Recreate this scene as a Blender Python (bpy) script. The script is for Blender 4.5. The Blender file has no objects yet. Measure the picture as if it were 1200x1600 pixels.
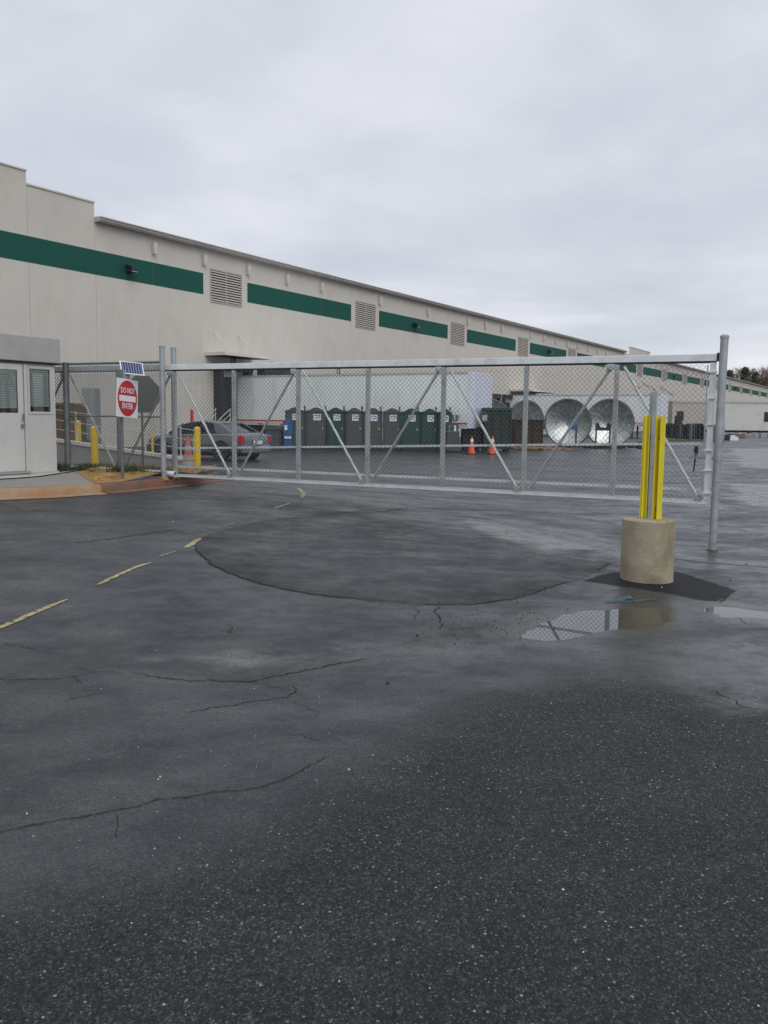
import bpy, bmesh, math, random
import numpy as np
from mathutils import Vector, Matrix, noise
random.seed(7); rnd = random.Random(11)
S = bpy.context.scene
COL = S.collection
R = math.radians

# ------------------------------------------------------------------ camera
FPX, EYE = 1394.0, 1.6
PITCH = math.atan((800-651)/FPX); ROLL = math.atan(.012)
_f = Vector((0, math.cos(PITCH), -math.sin(PITCH)))
_u0 = Vector((0, math.sin(PITCH), math.cos(PITCH))); _r0 = Vector((1, 0, 0))
_r = _r0*math.cos(ROLL)+_u0*math.sin(ROLL)
_u = -_r0*math.sin(ROLL)+_u0*math.cos(ROLL)
cam_d = bpy.data.cameras.new('camera'); cam = bpy.data.objects.new('camera', cam_d); COL.objects.link(cam)
cam_d.sensor_fit = 'VERTICAL'; cam_d.sensor_height = 24; cam_d.sensor_width = 18
cam_d.lens = 24*FPX/1600; cam_d.clip_start = .05; cam_d.clip_end = 3000
M3 = Matrix((_r, _u, -_f)).transposed()
cam.matrix_world = Matrix.Translation((0, 0, EYE)) @ M3.to_4x4()
S.camera = cam
S.render.resolution_x = 768; S.render.resolution_y = 1024

# ------------------------------------------------------------------ light
SUN_EL, SUN_AZ = 50.0, 158.0       # azimuth measured from +Y clockwise
W = bpy.data.worlds.new('World'); S.world = W; W.use_nodes = True
nt = W.node_tree; nt.nodes.clear()
def N_(t, tree, **k):
    n = tree.nodes.new(t)
    for a, b in k.items(): setattr(n, a, b)
    return n
out = N_('ShaderNodeOutputWorld', nt)
sky = N_('ShaderNodeTexSky', nt, sky_type='NISHITA', sun_disc=False)
sky.sun_elevation = R(SUN_EL); sky.sun_rotation = R(SUN_AZ); sky.air_density = 1.0; sky.dust_density = 2.0
bg1 = N_('ShaderNodeBackground', nt); bg1.inputs[1].default_value = .10
nt.links.new(sky.outputs[0], bg1.inputs[0])
bg2 = N_('ShaderNodeBackground', nt); bg2.inputs[1].default_value = 1.19
tc = N_('ShaderNodeTexCoord', nt)
sep = N_('ShaderNodeSeparateXYZ', nt); nt.links.new(tc.outputs['Generated'], sep.inputs[0])
# project direction on a cloud ceiling: (x,y)/(z+k)
def M_(op, a, b=None, tree=None, clamp=False):
    t = tree or nt
    n = t.nodes.new('ShaderNodeMath'); n.operation = op; n.use_clamp = clamp
    for i, v in enumerate((a, b)):
        if v is None: continue
        if isinstance(v, (int, float)): n.inputs[i].default_value = v
        else: t.links.new(v, n.inputs[i])
    return n.outputs[0]
den = M_('ADD', M_('MAXIMUM', sep.outputs[2], 0.0), .16)
cx = M_('DIVIDE', sep.outputs[0], den); cy = M_('DIVIDE', sep.outputs[1], den)
cmb = N_('ShaderNodeCombineXYZ', nt); nt.links.new(cx, cmb.inputs[0]); nt.links.new(cy, cmb.inputs[1])
def noise_(tree, vec, scale, detail=4, rough=.55, dist=0.0):
    n = tree.nodes.new('ShaderNodeTexNoise'); n.inputs['Scale'].default_value = scale
    n.inputs['Detail'].default_value = detail; n.inputs['Roughness'].default_value = rough
    n.inputs['Distortion'].default_value = dist
    if vec is not None: tree.links.new(vec, n.inputs['Vector'])
    return n.outputs[0]
def ramp_(tree, fac, stops, interp='LINEAR'):
    n = tree.nodes.new('ShaderNodeValToRGB'); n.color_ramp.interpolation = interp
    e = n.color_ramp.elements
    while len(e) < len(stops): e.new(.5)
    for i, (p, c) in enumerate(stops):
        e[i].position = p; e[i].color = (c[0], c[1], c[2], 1) if hasattr(c, '__len__') else (c, c, c, 1)
    tree.links.new(fac, n.inputs[0]); return n.outputs[0]
cn = noise_(nt, cmb.outputs[0], .75, 6, .5, .35)
cn2 = noise_(nt, cmb.outputs[0], 1.9, 4, .55, .2)
mixn = M_('ADD', M_('MULTIPLY', cn, .72), M_('MULTIPLY', cn2, .28))
cc = ramp_(nt, mixn, [(.34, (.475, .515, .585)), (.48, (.565, .60, .665)), (.58, (.66, .675, .735)), (.68, (.76, .775, .81))])
nt.links.new(cc, bg2.inputs[0])
mx = N_('ShaderNodeMixShader', nt); mx.inputs[0].default_value = .93
nt.links.new(bg1.outputs[0], mx.inputs[1]); nt.links.new(bg2.outputs[0], mx.inputs[2]); nt.links.new(mx.outputs[0], out.inputs[0])
sl = bpy.data.lights.new('sun', 'SUN'); sl.energy = 1.5; sl.angle = R(55); sl.color = (1, .97, .93)
so = bpy.data.objects.new('sun', sl); COL.objects.link(so)
az, el = R(SUN_AZ), R(SUN_EL)
sd = Vector((math.sin(az)*math.cos(el), math.cos(az)*math.cos(el), math.sin(el)))
so.rotation_euler = sd.to_track_quat('Z', 'Y').to_euler(); so.location = (0, 0, 40)
S.view_settings.view_transform = 'Standard'; S.view_settings.look = 'None'
S.view_settings.exposure = 0.0; S.view_settings.gamma = 1.0; S.view_settings.use_curve_mapping = False
try:
    S.cycles.max_bounces = 6
except Exception: pass

# ------------------------------------------------------------------ helpers
def ray(x, y): return _r*(x-600)-_u*(y-800)+_f*FPX
def at(x, y, Y):
    d = ray(x, y); return Vector((0, 0, EYE))+d*(Y/d.y)
def sst(t):
    t = max(0., min(1., t)); return t*t*(3-2*t)
PUDDLE_Z = -.150
def h0(x, y):
    A = .47*sst((4.5-x)/9.0); B = sst((y-5)/10.0)*(1-sst((y-19)/11.0))
    z = -.15+A*B
    g = math.exp(-(((x-2.7)/2.6)**2+((y-7.9)/.9)**2)**2)
    return z*(1-g)+(-.1435)*g
def G(x, y, off=0.0):
    d = ray(x, y); t = 1.7/(-d.z) if d.z < 0 else 1
    for _ in range(30):
        P = Vector((0, 0, EYE))+d*t
        t += (h0(P.x, P.y)+off-P.z)/d.z*.8
    return Vector((0, 0, EYE))+d*t

class MB:
    def __init__(s): s.v = []; s.f = []
    def box(s, a, b, rot=None, org=None):
        (x0, y0, z0), (x1, y1, z1) = a, b; n = len(s.v)
        pts = [Vector(p) for p in ((x0,y0,z0),(x1,y0,z0),(x1,y1,z0),(x0,y1,z0),(x0,y0,z1),(x1,y0,z1),(x1,y1,z1),(x0,y1,z1))]
        if rot is not None:
            o = Vector(org or (0, 0, 0)); pts = [o+rot@(p-o) for p in pts]
        s.v += pts; s.f += [tuple(n+i for i in q) for q in ((0,3,2,1),(4,5,6,7),(0,1,5,4),(1,2,6,5),(2,3,7,6),(3,0,4,7))]; return s
    def bar(s, p, q, w, h=None, up=(0, 0, 1)):     # rectangular bar from p to q
        p, q = Vector(p), Vector(q); h = h or w; d = (q-p).normalized(); u = Vector(up)
        if abs(d.dot(u)) > .95: u = Vector((1, 0, 0))
        a = d.cross(u).normalized(); b = a.cross(d).normalized(); n = len(s.v)
        for c in (p, q):
            for i, j in ((-1,-1),(1,-1),(1,1),(-1,1)): s.v.append(c+a*(i*w/2)+b*(j*h/2))
        s.f += [tuple(n+i for i in k) for k in ((0,1,2,3),(7,6,5,4),(0,4,5,1),(1,5,6,2),(2,6,7,3),(3,7,4,0))]; return s
    def tube(s, pts, r, k=10, r2=None, cap=True):
        pts = [Vector(p) for p in pts]; n0 = len(s.v); m = len(pts)
        prev = None
        for i, p in enumerate(pts):
            d = (pts[min(i+1, m-1)]-pts[max(i-1, 0)]).normalized()
            u = Vector((0, 0, 1)) if abs(d.z) < .95 else Vector((1, 0, 0))
            if prev is not None: u = prev
            a = d.cross(u)
            if a.length < 1e-6: a = d.cross(Vector((0, 1, 0)))
            a.normalize(); b = a.cross(d).normalized(); prev = b
            rr = r if r2 is None else r+(r2-r)*i/(m-1)
            for j in range(k):
                t = 2*math.pi*j/k; s.v.append(p+a*(math.cos(t)*rr)+b*(math.sin(t)*rr))
        for i in range(m-1):
            for j in range(k):
                A = n0+i*k+j; B = n0+i*k+(j+1) % k; s.f.append((A, B, B+k, A+k))
        if cap: s.f.append(tuple(n0+j for j in reversed(range(k)))); s.f.append(tuple(n0+(m-1)*k+j for j in range(k)))
        return s
    def lathe(s, prof, k=24, axis=None, org=(0, 0, 0), closed=False, arc=None):
        """prof: (r, h); axis z by default or a 3x3 matrix mapping z to the axis"""
        n0 = len(s.v); A = axis or Matrix.Identity(3); o = Vector(org)
        for r, h in prof:
            for j in range(k):
                t = 2*math.pi*j/k; s.v.append(o+A@Vector((r*math.cos(t), r*math.sin(t), h)))
        for i in range(len(prof)-1):
            for j in range(k):
                a = n0+i*k+j; b = n0+i*k+(j+1) % k; s.f.append((a, b, b+k, a+k))
        if prof[0][0] > 1e-4: s.f.append(tuple(n0+j for j in reversed(range(k)))) if closed else None
        if closed and prof[-1][0] > 1e-4: s.f.append(tuple(n0+(len(prof)-1)*k+j for j in range(k)))
        return s
    def prism(s, poly, z0, z1, fn=None):            # poly of 2D pts extruded; fn maps (a,b,h)->Vector
        fn = fn or (lambda a, b, h: Vector((a, b, h))); n = len(s.v); m = len(poly)
        s.v += [fn(a, b, z0) for a, b in poly]+[fn(a, b, z1) for a, b in poly]
        s.f.append(tuple(n+i for i in reversed(range(m)))); s.f.append(tuple(n+m+i for i in range(m)))
        for i in range(m):
            j = (i+1) % m; s.f.append((n+i, n+j, n+m+j, n+m+i))
        return s
    def grid(s, rows):
        n = len(s.v); a = len(rows); b = len(rows[0])
        for r in rows: s.v += [Vector(p) for p in r]
        for i in range(a-1):
            for j in range(b-1): s.f.append((n+i*b+j, n+i*b+j+1, n+(i+1)*b+j+1, n+(i+1)*b+j))
        return s
    def quad(s, *p):
        n = len(s.v); s.v += [Vector(q) for q in p]; s.f.append(tuple(range(n, n+len(p)))); return s
    def build(s, name, mat, parent=None, bevel=0, smooth=False, fix=True, seg=2):
        me = bpy.data.meshes.new(name); me.from_pydata([tuple(v) for v in s.v], [], s.f); me.update()
        if fix:
            bm = bmesh.new(); bm.from_mesh(me); bmesh.ops.recalc_face_normals(bm, faces=bm.faces); bm.to_mesh(me); bm.free()
        me.materials.append(mat)
        if smooth:
            me.polygons.foreach_set('use_smooth', [True]*len(me.polygons))
            try: me.set_sharp_from_angle(angle=R(38))
            except Exception: pass
        o = bpy.data.objects.new(name, me); COL.objects.link(o)
        if parent: o.parent = parent
        if bevel:
            m = o.modifiers.new('bevel', 'BEVEL'); m.width = bevel; m.segments = seg; m.limit_method = 'ANGLE'; m.angle_limit = R(40)
        return o
def tag(o, label=None, cat=None, group=None, kind=None):
    if label: o['label'] = label
    if cat: o['category'] = cat
    if group: o['group'] = group
    if kind: o['kind'] = kind
    return o
def empty(name, loc, rz, label, cat, group=None):
    o = bpy.data.objects.new(name, None); COL.objects.link(o); o.empty_display_size = .3
    o.location = loc; o.rotation_euler = (0, 0, rz); return tag(o, label, cat, group)
def link_copy(o, parent, loc=None):
    c = o.copy(); COL.objects.link(c); c.parent = parent
    if loc is not None: c.location = loc
    return c
def dup(root, loc, rz, label, group=None):
    r = root.copy(); COL.objects.link(r); r.location = loc; r.rotation_euler = (0, 0, rz); r['label'] = label
    if group: r['group'] = group
    for ch in list(root.children):
        c = ch.copy(); COL.objects.link(c); c.parent = r
        for g in list(ch.children):
            d = g.copy(); COL.objects.link(d); d.parent = c
    return r
def text(name, body, size, mat, parent, loc, rot, depth=.002, sx=1.0, align='CENTER'):
    cu = bpy.data.curves.new(name, 'FONT'); cu.body = body; cu.size = size; cu.align_x = align; cu.align_y = 'CENTER'; cu.extrude = depth; cu.offset = size*.012
    cu.resolution_u = 3
    t = bpy.data.objects.new('tmp', cu); COL.objects.link(t)
    bpy.context.view_layer.update()
    me = bpy.data.meshes.new_from_object(t.evaluated_get(bpy.context.evaluated_depsgraph_get())); me.name = name
    bpy.data.objects.remove(t); bpy.data.curves.remove(cu)
    me.materials.clear(); me.materials.append(mat)
    o = bpy.data.objects.new(name, me); COL.objects.link(o); o.parent = parent; o.location = loc; o.rotation_euler = rot; o.scale = (sx, 1, 1)
    return o

# ------------------------------------------------------------------ materials
def mat(name, col, rough=.6, metal=0.0, var=.12, scale=3.0, bump=0.0, bscale=40., spec=.5, dirt=None, dscale=1.2, dlo=.5, dhi=.7, coat=0, stretch=None, rvar=.1, trans=0):
    m = bpy.data.materials.new(name); m.use_nodes = True; t = m.node_tree; b = t.nodes['Principled BSDF']
    tc = t.nodes.new('ShaderNodeTexCoord'); vec = tc.outputs['Object']
    if stretch:
        mp = t.nodes.new('ShaderNodeMapping'); mp.inputs['Scale'].default_value = stretch; t.links.new(vec, mp.inputs[0]); vec = mp.outputs[0]
    n = noise_(t, vec, scale, 5, .6)
    lo = [c*(1-var) for c in col]; hi = [min(1, c*(1+var)) for c in col]
    c = ramp_(t, n, [(.3, lo), (.7, hi)])
    if dirt:
        n2 = noise_(t, vec, dscale, 6, .65, .4); f = ramp_(t, n2, [(dlo, 0.), (dhi, 1.)])
        mxn = t.nodes.new('ShaderNodeMixRGB'); t.links.new(f, mxn.inputs[0]); t.links.new(c, mxn.inputs[1]); mxn.inputs[2].default_value = (*dirt, 1); c = mxn.outputs[0]
    t.links.new(c, b.inputs['Base Color'])
    rr = ramp_(t, n, [(.3, max(0, rough-rvar)), (.7, min(1, rough+rvar))]); t.links.new(rr, b.inputs['Roughness'])
    b.inputs['Metallic'].default_value = metal; b.inputs['Specular IOR Level'].default_value = spec
    b.inputs['Coat Weight'].default_value = coat
    if trans: b.inputs['Transmission Weight'].default_value = trans
    if bump:
        bn = t.nodes.new('ShaderNodeBump'); bn.inputs['Strength'].default_value = bump; bn.inputs['Distance'].default_value = .01
        t.links.new(noise_(t, vec, bscale, 4, .6), bn.inputs['Height']); t.links.new(bn.outputs[0], b.inputs['Normal'])
    return m
WALLC = (.575, .54, .485)
m_wall = mat('painted_concrete', WALLC, .85, var=.05, scale=.8, bump=.25, bscale=25, dirt=(.49, .455, .405), dscale=.45, dlo=.48, dhi=.8, stretch=(1, 1, .45))
m_green = mat('green_paint', (.007, .082, .062), .7, var=.1, scale=1.5, bump=.2, bscale=25, spec=.3)
m_trim = mat('wall_trim', (.60, .565, .51), .6, var=.06, dirt=(.52, .49, .44), dscale=.8, dlo=.5, dhi=.8)
m_gutter = mat('gutter_metal', (.42, .385, .345), .5, var=.08, metal=.0, dirt=(.25, .23, .21), dscale=.7, dlo=.5, dhi=.8)
m_joint = mat('joint_sealant', (.30, .28, .245), .9)
m_louver = mat('louver_paint', (.44, .40, .35), .55, var=.05)
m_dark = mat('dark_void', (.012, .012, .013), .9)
m_black = mat('black_rubber', (.022, .022, .024), .7, var=.25)
m_blackmetal = mat('black_metal', (.02, .02, .022), .45, var=.2)
m_galv = mat('galvanised_steel', (.40, .42, .44), .45, metal=.65, var=.18, scale=9, rvar=.12, dirt=(.24, .25, .27), dscale=3, dlo=.5, dhi=.8)
m_galvd = mat('weathered_steel', (.16, .175, .18), .55, metal=.5, var=.2, scale=9)
m_wire = mat('fence_wire', (.12, .13, .135), .55, metal=.3, var=.25, scale=6)
m_alu = mat('aluminium_frame', (.70, .74, .74), .45, metal=.15, var=.08, scale=5, dirt=(.42, .43, .43), dscale=4, dlo=.5, dhi=.85)
m_alud = mat('dull_aluminium', (.46, .49, .49), .5, metal=.2, var=.14, scale=7, dirt=(.25, .26, .26), dscale=5, dlo=.5, dhi=.8)
m_yellow = mat('yellow_plastic', (.74, .63, .03), .38, var=.07, scale=4, dirt=(.42, .33, .05), dscale=5, dlo=.6, dhi=.85)
m_yellowp = mat('yellow_bollard_paint', (.72, .47, .01), .5, var=.1, scale=5, dirt=(.35, .24, .05), dscale=4, dlo=.58, dhi=.8)
m_shack = mat('booth_panel', (.55, .545, .525), .55, var=.04, scale=2, dirt=(.46, .455, .435), dscale=1.6, dlo=.5, dhi=.85, stretch=(1, 1, .5))
m_fascia = mat('booth_fascia', (.37, .365, .355), .8, var=.06, scale=5, bump=.3, bscale=60, dirt=(.31, .305, .295), dscale=2, dlo=.5, dhi=.8)
m_white = mat('trailer_white', (.74, .79, .78), .45, var=.04, scale=1, dirt=(.50, .52, .50), dscale=.9, dlo=.5, dhi=.85, stretch=(1, 1, .35))
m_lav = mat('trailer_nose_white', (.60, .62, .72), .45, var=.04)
m_offw = mat('office_trailer_siding', (.55, .555, .53), .6, var=.05, dirt=(.42, .42, .39), dscale=.7, dlo=.5, dhi=.8)
m_red = mat('red_tape', (.50, .015, .03), .5)
m_signred = mat('sign_red', (.50, .006, .022), .4, var=.06)
m_signwhite = mat('sign_white', (.74, .77, .76), .4, var=.04)
m_signback = mat('sign_back', (.095, .11, .10), .7, var=.12)
m_pgrey = mat('toilet_grey', (.060, .070, .068), .6, var=.1, bump=.2, bscale=20)
m_pgreen = mat('toilet_green', (.008, .050, .042), .55, var=.15, bump=.2, bscale=20)
m_proof = mat('toilet_roof', (.62, .66, .65), .5, var=.05)
m_label = mat('white_label', (.68, .69, .72), .5, var=.05)
m_ink = mat('blue_ink', (.04, .08, .22), .6)
m_blackink = mat('black_ink', (.015, .015, .017), .6)
m_orange = mat('cone_orange', (.85, .085, .018), .5, var=.1)
m_orangef = mat('faded_orange', (.50, .10, .05), .7, var=.25, dirt=(.20, .13, .10), dscale=6, dlo=.5, dhi=.75)
m_greycollar = mat('grimy_collar', (.26, .29, .30), .6, var=.25)
m_conc = mat('drum_concrete', (.32, .28, .195), .9, var=.12, scale=6, bump=.8, bscale=45, dirt=(.19, .16, .105), dscale=1.5, dlo=.44, dhi=.62)
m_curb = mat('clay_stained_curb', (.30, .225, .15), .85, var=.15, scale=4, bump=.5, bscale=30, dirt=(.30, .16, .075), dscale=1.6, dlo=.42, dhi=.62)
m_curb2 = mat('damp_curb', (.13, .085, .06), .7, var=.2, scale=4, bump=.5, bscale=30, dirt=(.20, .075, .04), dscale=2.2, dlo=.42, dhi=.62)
m_side = mat('sidewalk_concrete', (.235, .225, .21), .85, var=.1, scale=3, bump=.35, bscale=60, dirt=(.19, .185, .17), dscale=1.2, dlo=.5, dhi=.75)
m_slab = mat('door_slab_concrete', (.44, .43, .39), .85, var=.1, scale=3, bump=.3, bscale=60, dirt=(.33, .31, .27), dscale=1.7, dlo=.5, dhi=.75)
m_rwall = mat('ramp_concrete', (.25, .245, .225), .9, var=.12, bump=.3)
m_rcap = mat('ramp_cap', (.50, .49, .44), .8, var=.1)
m_soil = mat('straw_soil', (.30, .185, .07), .95, var=.3, scale=12, bump=.8, bscale=50, dirt=(.22, .10, .04), dscale=2.0, dlo=.5, dhi=.65)
m_straw = mat('dry_straw', (.50, .35, .12), .8, var=.35, scale=3)
m_grass = mat('green_grass', (.035, .060, .022), .8, var=.4, scale=6)
m_carp = mat('car_paint', (.15, .17, .195), .3, metal=.4, var=.03, coat=.6)
m_glass = mat('tinted_glass', (.015, .02, .025), .08, var=.1)
m_glassl = mat('window_glass', (.30, .36, .34), .15, var=.06)
m_chrome = mat('chrome', (.6, .6, .6), .2, metal=1, var=.05)
m_tail = mat('tail_lamp', (.42, .01, .015), .2, var=.1)
m_blue = mat('blue_plastic', (.015, .09, .24), .5, var=.1)
m_bin = mat('bin_grey', (.055, .065, .07), .6, var=.1)
m_dgreen = mat('dumpster_green', (.012, .028, .022), .6, var=.3, dirt=(.03, .022, .016), dscale=2, dlo=.5, dhi=.7)
m_dbrown = mat('dumpster_rust', (.035, .024, .018), .8, var=.4, dirt=(.06, .03, .02), dscale=3, dlo=.5, dhi=.7)
m_tan = mat('tan_container', (.14, .105, .06), .8, var=.2)
m_cab = mat('cabinet_grey', (.28, .30, .30), .6, var=.08)
m_bark = mat('bark', (.09, .07, .062), .9, var=.3)
m_twig = mat('winter_twigs', (.22, .165, .15), .9, var=.3, scale=.3)
m_pine = mat('pine_needles', (.09, .10, .065), .85, var=.4, scale=.5)
m_paint = mat('stripe_paint', (.27, .22, .12), .6, var=.3, scale=14, dirt=(.05, .05, .05), dscale=14, dlo=.46, dhi=.56)
m_pbr = mat('stripe_yellow', (.38, .31, .14), .6, var=.3, scale=14, dirt=(.06, .055, .05), dscale=16, dlo=.5, dhi=.6)
m_crack = mat('crack_fill', (.008, .008, .008), .95)
m_bluemark = mat('blue_spray', (.035, .10, .12), .6, var=.4, scale=20, dirt=(.04, .045, .045), dscale=9, dlo=.40, dhi=.58)
m_wood = mat('weathered_wood', (.20, .145, .09), .85, var=.35, scale=3)
m_card = mat('cardboard', (.42, .28, .16), .85, var=.15)
m_stone = mat('dark_pebble', (.02, .02, .02), .8)
m_stonel = mat('pale_pebble', (.5, .5, .48), .8)
m_roof = mat('roof_membrane', (.5, .5, .5), .8)
# spangled dish steel
m_dish = mat('dish_steel', (.60, .63, .62), .36, metal=.75, var=.3, scale=5, dirt=(.28, .31, .30), dscale=1.6, dlo=.5, dhi=.75, rvar=.15)
# water
m_water = bpy.data.materials.new('puddle_water'); m_water.use_nodes = True
_t = m_water.node_tree; _b = _t.nodes['Principled BSDF']
_b.inputs['Base Color'].default_value = (.035, .033, .03, 1); _b.inputs['Roughness'].default_value = .015; _b.inputs['IOR'].default_value = 1.6; _b.inputs['Specular IOR Level'].default_value = .85
# PV cells
m_pv = bpy.data.materials.new('solar_cells'); m_pv.use_nodes = True; _t = m_pv.node_tree; _b = _t.nodes['Principled BSDF']
_tc = _t.nodes.new('ShaderNodeTexCoord'); _w = _t.nodes.new('ShaderNodeTexWave'); _w.inputs['Scale'].default_value = 7.; _w.bands_direction = 'X'; _t.links.new(_tc.outputs['Object'], _w.inputs[0])
_t.links.new(ramp_(_t, _w.outputs[0], [(.75, (.03, .04, .13)), (.97, (.25, .28, .38))]), _b.inputs['Base Color']); _b.inputs['Roughness'].default_value = .2

# ------------------------------------------------------------------ ground
def sdf_poly(P, X, Y):
    P = np.array([(p.x, p.y) for p in P]); n = len(P); d = np.full(X.shape, 1e9); ins = np.zeros(X.shape, bool)
    for i in range(n):
        a = P[i]; b = P[(i+1) % n]; e = b-a; wx = X-a[0]; wy = Y-a[1]
        t = np.clip((wx*e[0]+wy*e[1])/max(1e-12, (e@e)), 0, 1); d = np.minimum(d, np.hypot(wx-e[0]*t, wy-e[1]*t))
        c = ((a[1] > Y) != (b[1] > Y)) & (X < (b[0]-a[0])*(Y-a[1])/(b[1]-a[1]+1e-12)+a[0]); ins ^= c
    return np.where(ins, d, -d)
def axis_lines(dense0, dense1, step, lo, hi, grow=1.12):
    a = list(np.arange(dense0, dense1, step)); s = step; x = a[-1]
    while x < hi: s *= grow; x += s; a.append(x)
    s = step; x = a[0]; b = []
    while x > lo: s *= grow; x -= s; b.append(x)
    return np.array(b[::-1]+a)
patch = [G(*p) for p in ((298,846),(312,864),(330,882),(360,897),(400,910),(460,924),(520,933),(600,941),(690,946),(770,942),(830,929),(868,915),(905,906),(945,890),(985,850),(965,818),(880,804),(800,797),(700,793),(620,794),(520,802),(420,812),(350,827))]
patch2 = [G(*p) for p in ((908,908),(935,898),(966,893),(1000,884),(1060,893),(1150,922),(1138,934),(1122,942),(1080,936),(1045,928),(1000,921),(955,915))]
pud1 = [G(*p) for p in ((815,993),(852,970),(900,957),(958,950),(1000,946),(1052,944),(1056,958),(1050,972),(1000,978),(945,983),(890,993),(850,998))]
pud2 = [G(*p) for p in ((1098,950),(1125,946),(1200,954),(1330,966),(1330,985),(1200,966),(1130,962))]
xs = axis_lines(-6, 7.5, .045, -1500, 1500); ys = axis_lines(2.0, 12.5, .04, -1500, 2600)
XX, YY = np.meshgrid(xs, ys)
def ssn(t): t = np.clip(t, 0, 1); return t*t*(3-2*t)
A_ = .47*ssn((4.5-XX)/9.0); B_ = ssn((YY-5)/10.0)*(1-ssn((YY-19)/11.0)); ZZ = -.15+A_*B_
g_ = np.exp(-(((XX-2.7)/2.6)**2+((YY-7.9)/.9)**2)**2); ZZ = ZZ*(1-g_)-.1435*g_
def vnoise(X, Y, sc, seed=0):
    X = X/sc+seed*17.3; Y = Y/sc+seed*7.1; xi = np.floor(X); yi = np.floor(Y); fx = X-xi; fy = Y-yi
    hsh = lambda a, b: (np.sin(a*127.1+b*311.7)*43758.5453) % 1.0
    fx = fx*fx*(3-2*fx); fy = fy*fy*(3-2*fy)
    return (hsh(xi, yi)*(1-fx)+hsh(xi+1, yi)*fx)*(1-fy)+(hsh(xi, yi+1)*(1-fx)+hsh(xi+1, yi+1)*fx)*fy
near = np.exp(-((np.hypot(XX, YY)/25)**2))
nz = (vnoise(XX, YY, .55, 1)-.5)*.05+(vnoise(XX, YY, .22, 2)-.5)*.03
s1 = sdf_poly(patch, XX, YY)+nz*1.2; s2 = sdf_poly(patch2, XX, YY)+nz*.6
p1 = np.maximum(sdf_poly(pud1, XX, YY), sdf_poly(pud2, XX, YY))+nz*3+(vnoise(XX, YY, .11, 5)-.5)*.08
ZZ = ZZ+.006*np.clip(s1/.03, 0, 1)+.002*np.clip(s2/.02, 0, 1)
ZZ = ZZ+(vnoise(XX, YY, 1.3, 3)-.5)*.004*near
m_ = ssn((p1+.07)/.14); ZZ = ZZ*(1-m_)+(PUDDLE_Z-.006)*m_
far = np.clip((YY-60)/100, 0, 1)
me = bpy.data.meshes.new('ground'); nx, ny = len(xs), len(ys)
co = np.stack([XX, YY, ZZ], -1).reshape(-1, 3)
idx = np.arange(nx*ny).reshape(ny, nx); q = np.stack([idx[:-1, :-1], idx[:-1, 1:], idx[1:, 1:], idx[1:, :-1]], -1).reshape(-1, 4)
me.vertices.add(len(co)); me.vertices.foreach_set('co', co.ravel())
me.loops.add(len(q)*4); me.loops.foreach_set('vertex_index', q.ravel().astype(np.int32))
me.polygons.add(len(q)); me.polygons.foreach_set('loop_start', np.arange(0, len(q)*4, 4, dtype=np.int32)); me.polygons.foreach_set('loop_total', np.full(len(q), 4, dtype=np.int32))
me.polygons.foreach_set('use_smooth', np.ones(len(q), bool)); me.update(calc_edges=True)
silt_and_sheen = np.maximum(sdf_poly([G(*p) for p in ((190,1036),(260,1018),(370,1014),(480,1024),(450,1040),(380,1048),(300,1040))], XX, YY), sdf_poly([G(*p) for p in ((720,812),(800,822),(900,850),(950,862),(940,880),(860,868),(760,838))], XX, YY))+nz*3  # first outline: pale sand wash; second: bright wet sheen painted as pale colour
oil = np.maximum(sdf_poly([G(*p) for p in ((-50,1050),(60,1030),(160,1016),(200,1024),(150,1042),(40,1056))], XX, YY), sdf_poly([G(*p) for p in ((560,1010),(700,985),(830,960),(880,980),(800,1000),(700,1012))], XX, YY))+nz*3
aggr = sdf_poly([G(*p) for p in ((-500,1440),(0,1435),(200,1395),(350,1345),(480,1262),(620,1160),(760,1095),(900,1062),(1100,1075),(1500,1090))]+[Vector((9, 0, 0)), Vector((-6, 0, 0))], XX, YY)
sheen = np.full(XX.shape, -9.)
for pp_ in (((690,806),(800,812),(900,826),(985,846),(1000,872),(930,868),(850,858),(760,836)), ((560,830),(640,838),(600,850)), ((985,1005),(1090,990),(1300,1000),(1300,1130),(1120,1120),(1010,1060)), ((1060,868),(1200,872),(1300,884),(1300,900),(1150,892)), ((540,1010),(700,990),(820,1005),(760,1040),(600,1060)), ((1140,700),(1400,706),(1400,740),(1150,732)), ((1130,755),(1400,760),(1400,800),(1140,790))):
    sheen = np.maximum(sheen, sdf_poly([G(*p) for p in pp_], XX, YY))
sheen = np.clip(sheen+nz*4, -2, 2)
for nm, arr in (('sheen', sheen), ('aggregate', np.clip(aggr, -1, 1)), ('silt_and_sheen', silt_and_sheen), ('oil', oil), ('newer_patch', s1), ('dark_patch', s2), ('damp', p1)):
    at_ = me.attributes.new(nm, 'FLOAT', 'POINT'); at_.data.foreach_set('value', arr.ravel().astype(np.float32))
gm = bpy.data.materials.new('wet_asphalt'); gm.use_nodes = True; t = gm.node_tree; b = t.nodes['Principled BSDF']
geo = t.nodes.new('ShaderNodeNewGeometry'); P = geo.outputs['Position']
def mapv(scale, rot=0):
    mp = t.nodes.new('ShaderNodeMapping'); mp.inputs['Scale'].default_value = scale; mp.inputs['Rotation'].default_value = (0, 0, rot); t.links.new(P, mp.inputs[0]); return mp.outputs[0]
def attr(n): a = t.nodes.new('ShaderNodeAttribute'); a.attribute_name = n; return a.outputs['Fac']
def mm(op, a, bb=None, clamp=False): return M_(op, a, bb, t, clamp)
sx = t.nodes.new('ShaderNodeSeparateXYZ'); t.links.new(P, sx.inputs[0])
nL = noise_(t, mapv((.28, .55, 1), -.25), 1.0, 5, .6, .6)       # broad wet / dry areas
nM = noise_(t, mapv((1.3, 2.0, 1), -.25), 1.0, 8, .68, .35)      # streaks
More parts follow.
